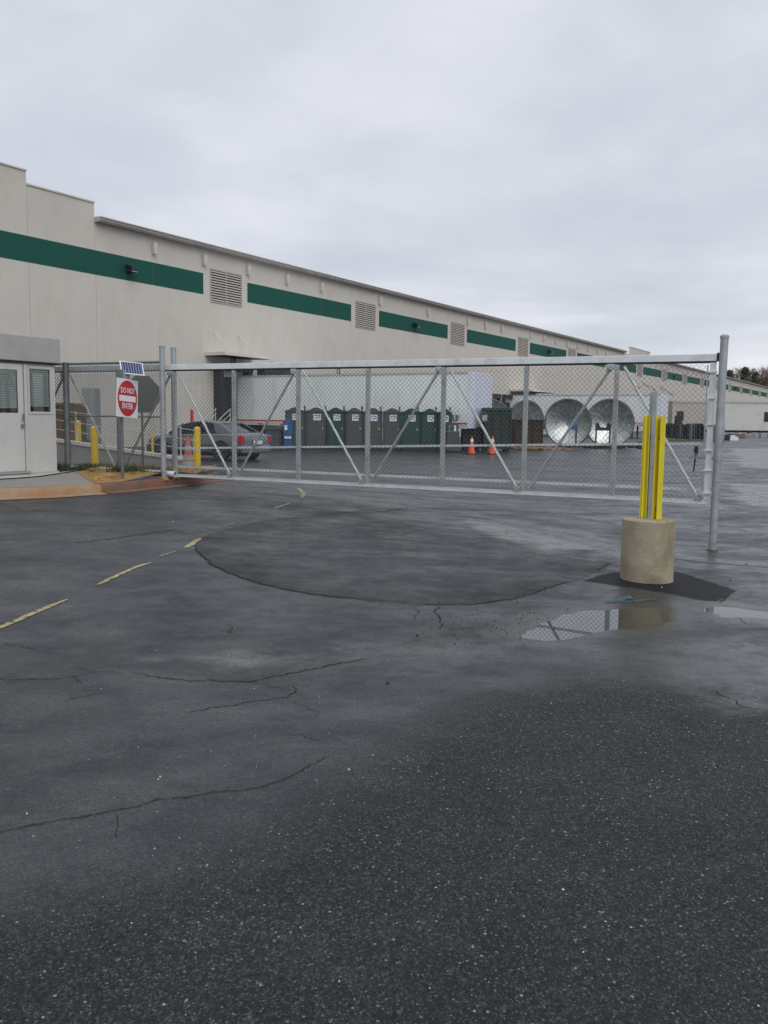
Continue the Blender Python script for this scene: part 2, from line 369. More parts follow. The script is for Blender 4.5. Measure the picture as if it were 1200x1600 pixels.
nF = noise_(t, P, 55, 3, .6)                                    # grain
nD = noise_(t, P, 6, 5, .65)
# coarse aggregate is laid bare in the lane to the near right
lane = ramp_(t, mm('ADD', attr('aggregate'), mm('MULTIPLY', mm('ADD', nD, mm('MULTIPLY', nL, 1.5)), .45)), [(.30, 0.), (.85, 1.)])
vo = t.nodes.new('ShaderNodeTexVoronoi'); vo.inputs['Scale'].default_value = 150; t.links.new(mapv((1, .85, 1), .4), vo.inputs['Vector'])
vsep = t.nodes.new('ShaderNodeSeparateColor'); t.links.new(vo.outputs['Color'], vsep.inputs[0])
dens = mm('ADD', mm('MULTIPLY', lane, -.06), .995)
chosen = mm('GREATER_THAN', vsep.outputs[0], dens)
core = ramp_(t, vo.outputs['Distance'], [(.25, 1.), (.6, 0.)])
fleck = mm('MULTIPLY', mm('MULTIPLY', chosen, core), mm('ADD', mm('MULTIPLY', vsep.outputs[1], .75), .1))
vo2 = t.nodes.new('ShaderNodeTexVoronoi'); vo2.inputs['Scale'].default_value = 80; t.links.new(P, vo2.inputs['Vector'])
vs2 = t.nodes.new('ShaderNodeSeparateColor'); t.links.new(vo2.outputs['Color'], vs2.inputs[0])
fleck2 = mm('MULTIPLY', mm('GREATER_THAN', vs2.outputs[0], mm('ADD', mm('MULTIPLY', lane, -.050), .995)), ramp_(t, vo2.outputs['Distance'], [(.30, 1.), (.55, 0.)]))
fleck = mm('MAXIMUM', fleck, mm('MULTIPLY', fleck2, mm('ADD', mm('MULTIPLY', vs2.outputs[1], .85), .05)))
fcol = ramp_(t, vs2.outputs[2], [(0., (.13, .10, .07)), (.5, (.21, .195, .16)), (1., (.36, .355, .33))])
base = ramp_(t, nL, [(.3, (.018, .0215, .025)), (.7, (.033, .038, .043))])
def mixc(f, a, c2, mode='MIX'):
    n = t.nodes.new('ShaderNodeMixRGB'); n.blend_type = mode
    for i, v in ((0, f), (1, a), (2, c2)):
        if isinstance(v, (int, float)): n.inputs[i].default_value = v
        elif isinstance(v, tuple): n.inputs[i].default_value = (*v, 1)
        else: t.links.new(v, n.inputs[i])
    return n.outputs[0]
col = mixc(mm('MULTIPLY', ramp_(t, nM, [(.42, 0.), (.75, 1.)]), .45), base, (.075, .077, .08))
col = mixc(mm('MULTIPLY', ramp_(t, nD, [(.5, 0.), (.7, 1.)]), .25), col, (.02, .021, .023))
col = mixc(mm('MULTIPLY', ramp_(t, nM, [(.62, 0.), (.80, 1.)]), .25), col, (.13, .125, .11))      # pale silt
pm = ramp_(t, mm('MULTIPLY', mm('ADD', attr('newer_patch'), .01), 40), [(0., 0.), (1., 1.)])
col = mixc(mm('MULTIPLY', pm, .7), col, (.013, .014, .017))
col = mixc(mm('MULTIPLY', ramp_(t, mm('ADD', attr('silt_and_sheen'), .04), [(.0, 0.), (.16, 1.)]), mm('MULTIPLY', ramp_(t, nM, [(.36, 0.), (.60, 1.)]), .7)), col, (.16, .16, .155))  # pale sand wash, and by the patch a wet sheen put into the colour
col = mixc(mm('MULTIPLY', ramp_(t, mm('ADD', attr('oil'), .04), [(.0, 0.), (.16, 1.)]), mm('MULTIPLY', ramp_(t, nM, [(.3, 0.), (.55, 1.)]), .8)), col, (.018, .018, .014))
pm2 = ramp_(t, mm('MULTIPLY', mm('ADD', attr('dark_patch'), mm('MULTIPLY', mm('ADD', nD, -.5), .16)), 22), [(0., 0.), (1., 1.)])
col = mixc(mm('MULTIPLY', pm2, .85), col, (.010, .010, .011))
ins = mm('MULTIPLY', pm, ramp_(t, mm('ADD', attr('newer_patch'), mm('MULTIPLY', nM, .5)), [(.22, 1.), (.75, 0.)]))
col = mixc(mm('MULTIPLY', ins, .75), col, (.010, .010, .011))
dmq = mm('ADD', mm('ADD', attr('damp'), .30), mm('MULTIPLY', nD, .25))
dmp = ramp_(t, dmq, [(.05, 0.), (.48, 1.)])
col = mixc(mm('MULTIPLY', dmp, .55), col, (.035, .031, .024))
col = mixc(mm('MULTIPLY', lane, .6), col, (.0175, .0195, .0180))
nP = noise_(t, P, 19, 4, .7)
grain = mixc(.5, ramp_(t, nF, [(.3, .45), (.7, 1.6)]), ramp_(t, nP, [(.3, .5), (.7, 1.5)]))
gcol = mixc(1.0, col, grain, 'MULTIPLY')
tone = ramp_(t, vsep.outputs[1], [(0., .45), (.55, .9), (.85, 1.5), (1., 2.6)])
gcol = mixc(mm('ADD', mm('MULTIPLY', lane, .5), .45), gcol, mixc(1.0, gcol, tone, 'MULTIPLY'))
gcol = mixc(mm('MULTIPLY', mm('GREATER_THAN', .012, vo.outputs['Distance']), 0.), gcol, (0., 0., 0.))
col = mixc(fleck, gcol, fcol)
t.links.new(col, b.inputs['Base Color'])
wet = ramp_(t, mm('ADD', mm('ADD', mm('MULTIPLY', nL, .35), mm('MULTIPLY', nM, .4)), mm('MULTIPLY', nD, .25)), [(.38, .56), (.50, .38), (.60, .20)])
wet = mixc(lane, wet, (.62, .62, .62))
shn = mm('MULTIPLY', ramp_(t, mm('ADD', attr('sheen'), mm('MULTIPLY', mm('ADD', nM, -.5), 1.2)), [(-.0, 0.), (.38, 1.)]), ramp_(t, nD, [(.36, .25), (.58, 1.)]))
wet = mixc(mm('MULTIPLY', shn, .8), wet, (.17, .17, .17))
wet = mixc(dmp, wet, (.10, .10, .10))
wet = mixc(pm2, wet, (.6, .6, .6))
pass
t.links.new(wet, b.inputs['Roughness']); spc = mixc(lane, (.34, .34, .34), (.20, .20, .20)); spc = mixc(ins, spc, (.12, .12, .12)); spc = mixc(mm('MULTIPLY', ramp_(t, nM, [(.42, 1.), (.64, 0.)]), .40), spc, (.18, .18, .18)); spc = mixc(mm('MULTIPLY', shn, .8), spc, (.62, .62, .62)); spc = mixc(dmp, spc, (.5, .5, .5)); spc = mixc(pm2, spc, (.12, .12, .12)); t.links.new(spc, b.inputs['Specular IOR Level'])
bn = t.nodes.new('ShaderNodeBump'); bn.inputs['Distance'].default_value = .004
fadeb = ramp_(t, mm('MULTIPLY', sx.outputs[1], .05), [(.1, .9), (.45, .5), (1.2, .05)]); t.links.new(fadeb, bn.inputs['Strength'])
hgt = mm('ADD', mm('MULTIPLY', nF, .8), mm('MULTIPLY', vo.outputs['Distance'], .5)); t.links.new(hgt, bn.inputs['Height'])
t.links.new(bn.outputs[0], b.inputs['Normal'])
me.materials.append(gm)
go = bpy.data.objects.new('asphalt_ground', me); COL.objects.link(go); tag(go, kind='structure')
# puddle sheets
pl = pud1+pud2
x0 = min(p.x for p in pl)-.25; x1 = max(p.x for p in pl)+.25; y0 = min(p.y for p in pl)-.2; y1 = max(p.y for p in pl)+.2
tag(MB().quad((x0, y0, PUDDLE_Z), (x1, y0, PUDDLE_Z), (x1, y1, PUDDLE_Z), (x0, y1, PUDDLE_Z)).build('puddle_water', m_water), kind='structure')

def ztop(x, y):
    """height of the built ground sheet incl. patch step"""
    i = int(np.clip(np.searchsorted(xs, x)-1, 0, nx-2)); j = int(np.clip(np.searchsorted(ys, y)-1, 0, ny-2))
    fx = (x-xs[i])/(xs[i+1]-xs[i]); fy = (y-ys[j])/(ys[j+1]-ys[j])
    return float((ZZ[j, i]*(1-fx)+ZZ[j, i+1]*fx)*(1-fy)+(ZZ[j+1, i]*(1-fx)+ZZ[j+1, i+1]*fx)*fy)
def ribbon(name, pix, wfn, m, wv=.4, jit=.02, step=.03, off=.0035, seed=1, kind='structure', parts=None):
    rr = random.Random(seed); W_ = [G(*p) for p in pix]; pts = []
    for a, c in zip(W_, W_[1:]):
        L = (c-a).length; n = max(1, int(L/step))
        for i in range(n): pts.append(a.lerp(c, i/n))
    pts.append(W_[-1]); mb = MB(); rows = []; drift = 0
    for i, p in enumerate(pts):
        d = (pts[min(i+1, len(pts)-1)]-pts[max(0, i-1)]); d.z = 0; d.normalize(); nrm = Vector((-d.y, d.x, 0))
        drift = drift*.82+rr.uniform(-jit, jit); u = i/(len(pts)-1); w = wfn(u)*(1+rr.uniform(-wv, wv))
        c = p+nrm*drift; l = c+nrm*w/2; r_ = c-nrm*w/2
        rows.append([(l.x, l.y, ztop(l.x, l.y)+off), (r_.x, r_.y, ztop(r_.x, r_.y)+off)])
    mb.grid(rows); o = mb.build(name, m, fix=False); tag(o, kind=kind); return o
taper = lambda w: (lambda u: w*min(1, u*8, (1-u)*6)+.0008)
ck = [(((-80,1318),(0,1302),(90,1284),(180,1271),(250,1251),(330,1240),(400,1233),(450,1215),(500,1190),(530,1172)), .008, .010),
      (((285,1116),(330,1106),(365,1104),(400,1096),(448,1090),(462,1078),(456,1070)), .010, .010),
      (((200,1050),(240,1058),(290,1063),(390,1064),(440,1054),(498,1044),(540,1034),(600,1026)), .012, .014),
      (((-60,1066),(0,1063),(80,1062),(150,1052)), .009, .012),
      (((1110,1078),(1140,1088),(1160,1103),(1200,1110)), .010, .014),
      (((688,946),(684,958),(694,975),(688,985)), .012, .015),
      (((95,850),(140,846),(200,838),(265,829),(298,834)), .022, .012),
      (((560,803),(600,800),(640,794),(700,797),(800,798),(880,806),(960,816)), .02, .02),
      (((600,941),(650,945),(690,946),(740,944),(800,936),(850,922),(870,914),(905,907)), .022, .012),
      (((1123,942),(1132,934),(1148,923)), .016, .008),
      (((456,1095),(480,1105),(500,1115)), .004, .01), (((115,1057),(130,1068)), .005, .01), (((100,1098),(140,1088),(170,1082)), .006, .012),
      (((930,892),(950,882),(968,876)), .014, .012), (((300,848),(310,862),(330,882),(360,897),(400,910),(460,924),(520,933),(600,941)), .03, .010),
      (((392,1063),(420,1072),(450,1078)), .004, .012), (((180,1271),(190,1290),(188,1310)), .003, .01), (((445,1148),(470,1150),(500,1160)), .004, .012), (((690,960),(720,964),(750,958),(800,962)), .007, .015), (((640,945),(650,958),(648,970)), .006, .014), (((200,1052),(150,1050),(110,1040)), .004, .012), (((1150,960),(1165,975),(1200,985)), .005, .012), (((0,1005),(30,1010),(60,1016)), .007, .012), (((345,985),(365,990),(358,975)), .006, .012), (((640,800),(760,812),(900,838),(965,852)), .012, .014)]
for i, (px, w, j) in enumerate(ck): ribbon('asphalt_crack', px, taper(w*.8), m_crack, jit=j, seed=i+3, step=.02)
st = [(((-60,1004),(5,979),(60,955),(105,937)), .06, m_pbr), (((152,914),(180,901),(212,886),(235,879)), .05, m_pbr), (((249,870),(275,861)), .045, m_paint), (((290,856),(300,850),(313,842)), .075, m_pbr),
      (((345,824),(375,815)), .03, m_paint), (((385,810),(400,806)), .03, m_paint), (((428,795),(455,786)), .06, m_paint), (((470,778),(476,773),(468,764),(455,760)), .065, m_pbr), (((570,801),(604,798)), .035, m_paint)]
for i, (px, w, m) in enumerate(st): ribbon('painted_stripe', px, (lambda w: (lambda u: w*min(1, .35+u*5, .35+(1-u)*5)))(w), m, wv=.08, jit=.003, seed=40+i, off=.004)
ribbon('spray_mark', ((950,942),(970,938),(990,930)), lambda u: .10*(1-abs(u-.5)), m_bluemark, jit=.03, seed=61)
ribbon('spray_mark', ((985,943),(1005,938),(1030,934)), lambda u: .05*(1-abs(u-.5)), m_bluemark, jit=.03, seed=62)
ribbon('painted_stripe', ((1049,872),(1110,880),(1200,886),(1330,897)), lambda u: .05, mat('worn_white_stripe', (.13, .13, .13), .5, dirt=(.06, .06, .06), dscale=6, dlo=.4, dhi=.6), jit=.006, seed=63)
# loose pebbles: one mass nobody could count
mb = MB(); mb2 = MB()
def pebble(m_, x, y, r):
    z = ztop(x, y); k = 5; n = len(m_.v); sc = [rnd.uniform(.6, 1.2) for _ in range(k)]
    m_.v += [Vector((x+r*sc[j]*math.cos(j*6.283/k), y+r*sc[j]*math.sin(j*6.283/k), z)) for j in range(k)]+[Vector((x+r*.5*sc[j]*math.cos(j*6.283/k), y+r*.5*sc[j]*math.sin(j*6.283/k), z+r*.7)) for j in range(k)]
    m_.f += [tuple(n+k+j for j in range(k))]+[(n+j, n+(j+1) % k, n+k+(j+1) % k, n+k+j) for j in range(k)]
for p, r in (((606,1068), .016), ((652,993), .016), ((937,1116), .008), ((792,835), .014), ((868,880), .014), ((1166,882), .014), ((1141,907), .014), ((1000,868), .01), ((675,858), .01), ((617,894), .01)):
    g = G(*p); pebble(mb, g.x, g.y, r)
for _ in range(170):
    u = rnd.gauss(0, 1); g = G(790+u*70+rnd.uniform(-30, 30), 975-u*2+rnd.gauss(0, 14)); pebble(mb, g.x, g.y, rnd.uniform(.003, .009))
for _ in range(60):
    g = G(rnd.uniform(500, 960), rnd.uniform(850, 1000)); pebble(mb, g.x, g.y, rnd.uniform(.003, .009))
tag(mb.build('loose_gravel', m_stone), kind='stuff')
for _ in range(120):
    x = rnd.uniform(-3, 3.5); y = rnd.uniform(2.2, 7); pebble(mb2, x, y, rnd.uniform(.002, .0045))
for p, r in (((1034,918), .012), ((42,1272), .007), ((270,815), .01), ((250,1214), .006), ((247,1218), .006), ((545,1203), .008), ((880,1390), .006)):
    g = G(*p); pebble(mb2, g.x, g.y, r)
tag(mb2.build('pale_grit', m_stonel), kind='stuff')

# ------------------------------------------------------------------ island: curb, pavement, straw
hi = lambda x, y: h0(x, y)+.135+.08*sst((y-14.9)/1.4)*sst((x+6.3)/.8)
cpx = [(-260,786),(-120,783),(0,778),(80,775),(158,770),(200,766),(245,761),(290,755),(325,751),(345,748)]
C_ = [G(*p) for p in cpx]
def resample(P, n):
    L = [0]
    for a, c in zip(P, P[1:]): L.append(L[-1]+(c-a).length)
    o = []
    for i in range(n):
        d = L[-1]*i/(n-1); k = max(j for j in range(len(L)-1) if L[j] <= d+1e-9); o.append(P[k].lerp(P[k+1], (d-L[k])/max(1e-9, L[k+1]-L[k])))
    return o
def curb(P, m, t0=0, nm='curb'):
    rows = []
    for i, p in enumerate(P):
        d = P[min(i+1, len(P)-1)]-P[max(0, i-1)]; d.z = 0; d.normalize(); n = Vector((-d.y, d.x, 0))
        zb = h0(p.x, p.y); r_ = []
        for o_, z_ in ((-.30, .006), (-.02, .012), (.0, .10), (.035, .135), (.17, .137), (.17, -.05)):
            q_ = p+n*o_; r_.append((q_.x, q_.y, (zb if o_ > -.1 else h0(q_.x, q_.y))+z_))
        rows.append(r_)
    return tag(MB().grid(rows).build(nm, m, smooth=True, fix=False), kind='structure')
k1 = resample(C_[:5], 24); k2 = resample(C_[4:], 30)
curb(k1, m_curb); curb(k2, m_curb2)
def loft(A, B, n, m, name, kind='structure', dz=0, bumps=0):
    rows = []
    for i in range(n+1):
        r_ = []
        for a, c in zip(A, B):
            p = a.lerp(c, i/n); e = min(i/n, 1-i/n, .25)*4
            r_.append((p.x, p.y, hi(p.x, p.y)+dz+bumps*e*noise.noise(p*2.3)))
        rows.append(r_)
    return tag(MB().grid(rows).build(name, m, smooth=True, fix=False), kind=kind)
def offs(P, o_):
    r_ = []
    for i, p in enumerate(P):
        d = P[min(i+1, len(P)-1)]-P[max(0, i-1)]; d.z = 0; d.normalize(); r_.append(p+Vector((-d.y, d.x, 0))*o_)
    return r_
TH = R(30.25); Dv = Vector((math.sin(TH), math.cos(TH), 0)); Nv = Vector((math.cos(TH), -math.sin(TH), 0))
SC = Vector((-6.17, 16.8, .515))                       # far corner of the booth
sA = offs(k1, .16)
back0 = SC-Dv*9+Nv*.1; back1 = SC+Dv*.15+Nv*.12
sB = [back0.lerp(back1, i/23) for i in range(24)]
loft(sA, sB, 10, m_side, 'pavement')
sC = [p for p in resample([SC+Dv*.15+Nv*.12, SC+Dv*3.6-Nv*2.0], 8)]
straw_front = resample(offs([C_[4]]+C_[4:], .16)[1:], 30)
straw_back = resample([SC+Dv*1.6-Nv*1.2, Vector((-4.7, 17.6, 0)), Vector((-4.1, 16.9, 0)), Vector((-3.45, 16.25, 0))], 30)
loft(straw_front, straw_back, 14, m_soil, 'straw_bed', dz=.004, bumps=.05)
tri = [k1[-1]+Vector((-.05, .16, 0))]
loft([sA[-1]]*6, [back1.lerp(straw_back[0], i/5) for i in range(6)], 10, m_soil, 'straw_bed', dz=.006)
# pale slab at the booth door
mb = MB(); o = SC; a = SC-Dv*5+Nv*.0
rows = []
for i in range(14):
    u = -4.6+i*(5.35/13)
    rows.append([(p.x, p.y, hi(p.x, p.y)+.02) for p in [SC+Dv*u+Nv*(.02+j*.52/3) for j in range(4)]])
tag(mb.grid(rows).build('door_slab', m_slab, fix=False), kind='structure')
# straw blades and grass tufts
mb = MB()
for _ in range(5200):
    i = rnd.uniform(0, 29); k = int(i); f_ = i-k; u = rnd.random()**.8
    a = straw_front[k].lerp(straw_front[min(29, k+1)], f_); c = straw_back[k].lerp(straw_back[min(29, k+1)], f_)
    p = a.lerp(c, u*.9+.02); ang = rnd.uniform(0, 6.28); L = rnd.uniform(.05, .16); w = .0025
    clump = noise.noise(p*1.7+Vector((3, 1, 0)))
    if clump < -.15 and rnd.random() < .85: continue
    z = hi(p.x, p.y)+.012+rnd.uniform(0, .05)*max(.2, clump+.5); d = Vector((math.cos(ang), math.sin(ang), rnd.uniform(-.15, .35)))*L; n_ = Vector((-math.sin(ang), math.cos(ang), 0))*w
    p = Vector((p.x, p.y, z)); mb.quad(p-n_, p+n_, p+d+n_*.4+Vector((0, 0, .004)), p+d-n_*.4)
tag(mb.build('straw_mulch', m_straw, fix=False), kind='stuff')
GL = Vector((-3.81, 16.24, 0)); GE = Vector((4.43, 12.10, 0)); gdir = (GE-GL).normalized(); BAY = (GE-GL).length/7
gn = Vector((gdir.y, -gdir.x, 0))          # towards the camera
if gn.y > 0: gn = -gn
mb = MB()
for (u0, u1, o_, cnt, hh) in ((-3.0, -2.0, .25, 900, .20), (-2.0, -1.75, .35, 420, .20), (-1.65, -1.25, .35, 700, .15), (-.9, -.35, .4, 700, .14), (-3, -.3, -.35, 1800, .12), (-3, -.3, -1.6, 2600, .14)):
    for _ in range(cnt):
        p = GL+gdir*BAY*rnd.uniform(u0, u1)+gn*(o_+rnd.gauss(0, .09 if o_ > 0 else .35)); L = hh*rnd.uniform(.4, 1.2); an = rnd.uniform(0, 6.28)
        z = hi(p.x, p.y) if o_ > -1 else h0(p.x, p.y)+.06
        a = Vector((p.x, p.y, z-.01)); w = Vector((math.cos(an), math.sin(an), 0))*.006; tip = a+Vector((rnd.gauss(0, .04), rnd.gauss(0, .04), L))
        mb.quad(a-w, a+w, tip)
tag(mb.build('grass_tufts', m_grass, fix=False), kind='stuff')

# ------------------------------------------------------------------ warehouse
WZ = Vector((-10, 53, 0))
def wq(s, o_=0, z=0): return WZ+Dv*s+Nv*o_+Vector((0, 0, z))
wh = empty('warehouse', WZ, math.atan2(Dv.y, Dv.x), 'long beige concrete warehouse with a broken dark green band under its eave', 'warehouse')
PW = 3.94; Z0 = -.4; ZE = 11.0; BB, BT = 8.45, 9.63
j0 = 2.95
s_start = j0-PW*14; n_pan = 14+64
def mk(name, mb_, m, par=wh, **k): return mb_.build(name, m, par, **k)
std_panel = None; cache = {}
def cp(key, fn, name, m, parent, loc, **k):
    if key in cache:
        o = cache[key].copy(); COL.objects.link(o); o.parent = parent; o.location = loc; return o
    o = fn().build(name, m, parent, **k); o.location = loc; cache[key] = o; return o
mk('wall_core', MB().box((s_start, .10, Z0), (s_start+PW*n_pan, .45, 11.0)), m_joint)
mk('roof', MB().box((s_start, .45, 10.6), (s_start+PW*n_pan, 130, 10.95)), m_roof)
mk('end_wall', MB().box((s_start+PW*n_pan-.3, .46, Z0), (s_start+PW*n_pan, 130, 11.0)), m_wall)
mk('end_wall', MB().box((s_start, .46, Z0), (s_start+.3, 130, 11.0)), m_wall)
lou_frame = None
for i in range(n_pan):
    s0 = s_start+i*PW; k = i-14
    top = ZE
    is_l = (k % 4) == 3; 
    # louvre panels: [-.99,2.95] is k=-1
    is_l = ((k+1) % 4) == 0 and k >= -1
    if s0 < -12.6-1.5: top = 12.5
    elif s0 < -8.8-1.5 : top = 11.9
    if 86 < s0 < 98: top = 12.0
    if 98 < s0 < 101: top = 11.6
    pan = cp(('p', top), lambda: MB().box((.007, -.002, Z0), (PW-.007, .10, top)), 'wall_panel', m_wall, wh, (s0, 0, 0), bevel=.006, seg=1)
    if top > ZE: cp(('c', top), lambda: MB().box((-.01, -.05, 0), (PW+.01, .30, .07)), 'coping', m_trim, wh, (s0, 0, top))
    if is_l:
        # louvre centred
        lf = cp('lf', lambda: MB().box((.56, -.05, 8.10), (3.40, -.003, 8.17)).box((.56, -.05, 9.93), (3.40, -.003, 10.0)).box((.56, -.05, 8.17), (.62, -.003, 9.93)).box((3.34, -.05, 8.17), (3.40, -.003, 9.93)).box((1.95, -.05, 8.17), (2.01, -.003, 9.93)), 'louver_frame', m_louver, wh, (s0, 0, 0))
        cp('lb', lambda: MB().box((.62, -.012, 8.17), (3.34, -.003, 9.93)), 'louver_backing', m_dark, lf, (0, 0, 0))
        for q_ in range(12):
            z_ = 8.20+q_*.145
            cp('ls', lambda: MB().box((.62, -.055, 0), (3.34, -.045, .10), Matrix.Rotation(R(-28), 3, 'X'), (0, -.05, .05)), 'slat', m_louver, lf, (0, 0, z_))
    elif k < -1:
        lo_ = .0; cp('band', lambda: MB().box((.0, -.012, BB), (PW-.006, -.002, BT)), 'green_band', m_green, wh, (s0+.003, 0, 0))
    else:
        cp('band', lambda: MB().box((.0, -.012, BB), (PW-.006, -.002, BT)), 'green_band', m_green, wh, (s0+.003, 0, 0))
    # downpipes at joints
    if (k >= -2 and k not in (3, 5, 7, 11)) or False:
        dp = cp('dp', lambda: MB().box((-.05, -.010, Z0+1.4), (.05, -.0025, 10.1)), 'downpipe', m_trim, wh, (s0, 0, 0))
        cp('dh', lambda: MB().prism([(-.08, 0), (.08, 0), (.115, .15), (.115, .60), (-.115, .60), (-.115, .15)], -.22, -.015, lambda a, b_, h_: Vector((a, h_, 10.05+b_))), 'rain_head', m_trim, dp, (0, 0, 0))
sg0 = -8.9
for (a, c, z_) in ((sg0, 86.8, 0), (101.5, s_start+PW*n_pan+.2, 0)):
    mk('gutter', MB().prism([(-.002, 0), (-.36, .02), (-.42, .10), (-.42, .20), (-.002, .20)], a, c, lambda p_, q_, s_: Vector((s_, p_, ZE-.02+q_))), m_gutter)
    mk('roof_edge', MB().box((a, -.48, ZE+.185), (c, .6, ZE+.235)), m_trim)
for s_ in (-6.72, 24.31, 55.94, 118, 181):
    lp = mk('wall_lamp', MB().box((s_-.17, -.10, 8.9), (s_+.17, -.014, 9.25)), m_blackmetal)
    lp2 = MB().prism([(-.02, .35), (-.40, .22), (-.40, .02), (-.10, -.05), (-.02, 0)], s_-.22, s_+.22, lambda a, b_, h_: Vector((h_, a-.08, 8.88+b_))).build('lamp_hood', m_blackmetal, lp)
    MB().box((s_-.18, -.478, 8.86), (s_+.18, -.30, 8.885)).build('lamp_lens', m_chrome, lp)
# canopy over door 10
def canopy(s0, s1, z_, d, rods=True):
    c = mk('canopy', MB().prism([(0, -.03), (-d, -.03), (-d, .16), (0, .16)], s0, s1, lambda a, b_, h_: Vector((h_, a-.012, z_+b_))), m_trim)
    MB().box((s0+.06, -d+.02, z_-.045), (s1-.06, -.02, z_-.032)).build('canopy_soffit', m_blackmetal, c)
    if rods:
        for u in (.18, .72): MB().tube([(s0+(s1-s0)*u, -.02, z_+1.35), (s0+(s1-s0)*u, -d+.15, z_+.16)], .03, 6).build('tie_rod', m_trim, c)
    return c
canopy(-.9, 3.3, 5.02, 1.5)
canopy(45.0, 52.5, 4.35, 2.4, False)
def shelter(s0, s1, zt, d=.55):
    d_ = mk('dock_door', MB().box((s0+.25, -.03, 1.1), (s1-.25, -.014, zt-.35)), m_black)
    MB().box((s0, -d, Z0+.9), (s0+.3, -.014, zt)).box((s1-.3, -d, Z0+.9), (s1, -.014, zt)).box((s0, -d-.03, zt), (s1, -.014, zt+.4)).build('dock_shelter', m_black, d_)
    return d_
for s0 in (-.2, 3.9, 7.9, 11.8, 15.7, 19.6, 23.5, 27.4, 31.3, 35.2, 39.1, 43, 47, 51, 55, 59, 63, 67, 71): shelter(s0, s0+3.0, 4.2 if s0 < 5 else 3.55, .55 if s0 < 5 else .3)
mk('personnel_door', MB().box((-2.2, -.05, 1.1), (-1.2, -.014, 3.2)), m_trim)
for s_, tx in ((1.55, '10'), (5.35, '11'), (13.1, '12')):
    text('door_number', tx, .55, m_blackink, wh, (s_, -.03, 4.78 if tx != '12' else 4.8), (R(90), 0, 0))
# cable loops on the far wall
for i in range(5):
    s_ = 92+i*5.5; z_ = 6.9+.5*(i % 2)-.12*i; mk('wall_cable', MB().tube([(s_+q_*1.1, -.08, z_-.12*math.sin(q_*3.14/4)-.12*q_) for q_ in range(5)], .03, 5), m_blackmetal)

# dock stairs beside the opening
stt = empty('dock_stairs', wq(-.6, 1.0, -.15), math.atan2(Dv.y, Dv.x), 'steel dock stairs with pale handrails beside the dark loading opening', 'stairs')
for i in range(6): MB().box((-1.6+i*.28, -.55, .18*i+.13), (-1.3+i*.28, .55, .18*i+.17)).build('tread', m_galvd, stt)
for y_ in (-.55, .55):
    rl = MB()
    for dz in (.35, .65, .95): rl.tube([(-1.6, y_, dz+.1), (.1, y_, 1.15+dz)], .022, 6)
    for x_ in (-1.55, -.75, .05): rl.tube([(x_, y_, (x_+1.6)*.62), (x_, y_, (x_+1.6)*.62+1.05)], .022, 6)
    rl.build('handrail', m_rcap, stt)
# ------------------------------------------------------------------ trailers
def trailer(loc, L, label, txt=True, body=m_white, nose=m_lav):
    r = empty('semi_trailer', loc, -TH, label, 'trailer', 'white trailers backed up to the warehouse')
    # local x: 0 at nose, negative to the dock; near side y=-1.3
    hw = 1.3; zb, zt = 1.18, 4.1
    pl = [(-L, -hw), (-.30, -hw), (-.08, -hw+.08), (0, -hw+.30), (0, hw-.30), (-.08, hw-.08), (-.30, hw), (-L, hw)]
    bx = MB().prism(pl[:2]+pl[-2:], zb, zt).build('box_body', body, r, bevel=.02)
    ns = MB().prism([(-.298, -hw-.004)]+pl[2:6]+[(-.298, hw+.004)], zb, zt+.004).build('nose_panel', nose, r, bevel=.02)
    mb = MB()
    for i in range(int(L/1.22)): mb.box((-.9-i*1.22, -hw-.012, zb+.3), (-.87-i*1.22, -hw-.001, zt-.12))
    mb.build('side_rib', body, r)
    MB().box((-L, -hw-.015, zt-.10), (-.3, -hw+.02, zt+.012)).build('top_rail', m_alud, r)
    MB().box((-L, -hw-.02, zb-.02), (-.3, -hw+.02, zb+.22)).build('bottom_rail', m_offw, r)
    MB().box((-L, -hw-.024, zb+.235), (-.3, -hw-.003, zb+.30)).build('red_stripe', m_red, r)
    mb = MB()
    for i in range(9): mb.box((-2.2-i*1.7, -hw-.026, zb+.02), (-1.8-i*1.7, -hw-.021, zb+.09))
    mb.build('reflector_strip', m_red, r)
    for sy in (-1, 1):
        MB().box((-2.9, sy*.95-.07, .15), (-2.75, sy*.95+.07, zb)).box((-3.0, sy*.95-.14, .0), (-2.65, sy*.95+.14, .06)).box((-2.87, sy*.95-.05, .05), (-2.78, sy*.95+.05, .2)).build('landing_leg', m_blackmetal, r)
    rx = Matrix.Rotation(R(90), 3, 'X')
    for xx in (-L+1.5, -L+2.8):
        for sy in (-1, 1):
            w_ = MB().lathe([(.28, -.14), (.50, -.14), (.52, -.10), (.52, .10), (.50, .14), (.28, .14)], 20, rx, (xx, sy*1.1, .52)).build('wheel', m_black, r, smooth=True)
            MB().lathe([(.05, -.08), (.28, -.10), (.28, .10), (.05, .08)], 16, rx, (xx, sy*1.1, .52), closed=True).build('rim', m_cab, w_)
    MB().box((-L, -.5, .72), (-L+5, .5, zb)).box((-L, -1.2, .55), (-L+.1, 1.2, .68)).build('chassis', m_blackmetal, r)
    if txt: text('lettering', "53'", .42, m_blackink, r, (-.95, -hw-.03, zb+.52), (R(90), 0, 0))
    return r
z_ = -.15
c1 = at(731, 582, 46.9)
trailer((c1.x+Dv.x*1.3+Nv.x*.3, c1.y+Dv.y*1.3+Nv.y*.3, z_), 16.0, 'white box trailer with a red stripe parked right behind the row of portable toilets')
c2 = at(1031, 617, 84.4)
trailer((c2.x+Dv.x*1.3+Nv.x*.3, c2.y+Dv.y*1.3+Nv.y*.3, z_), 16.1, 'white box trailer standing behind the big round metal dishes', txt=False)
c0 = at(345, 585, 51.8)
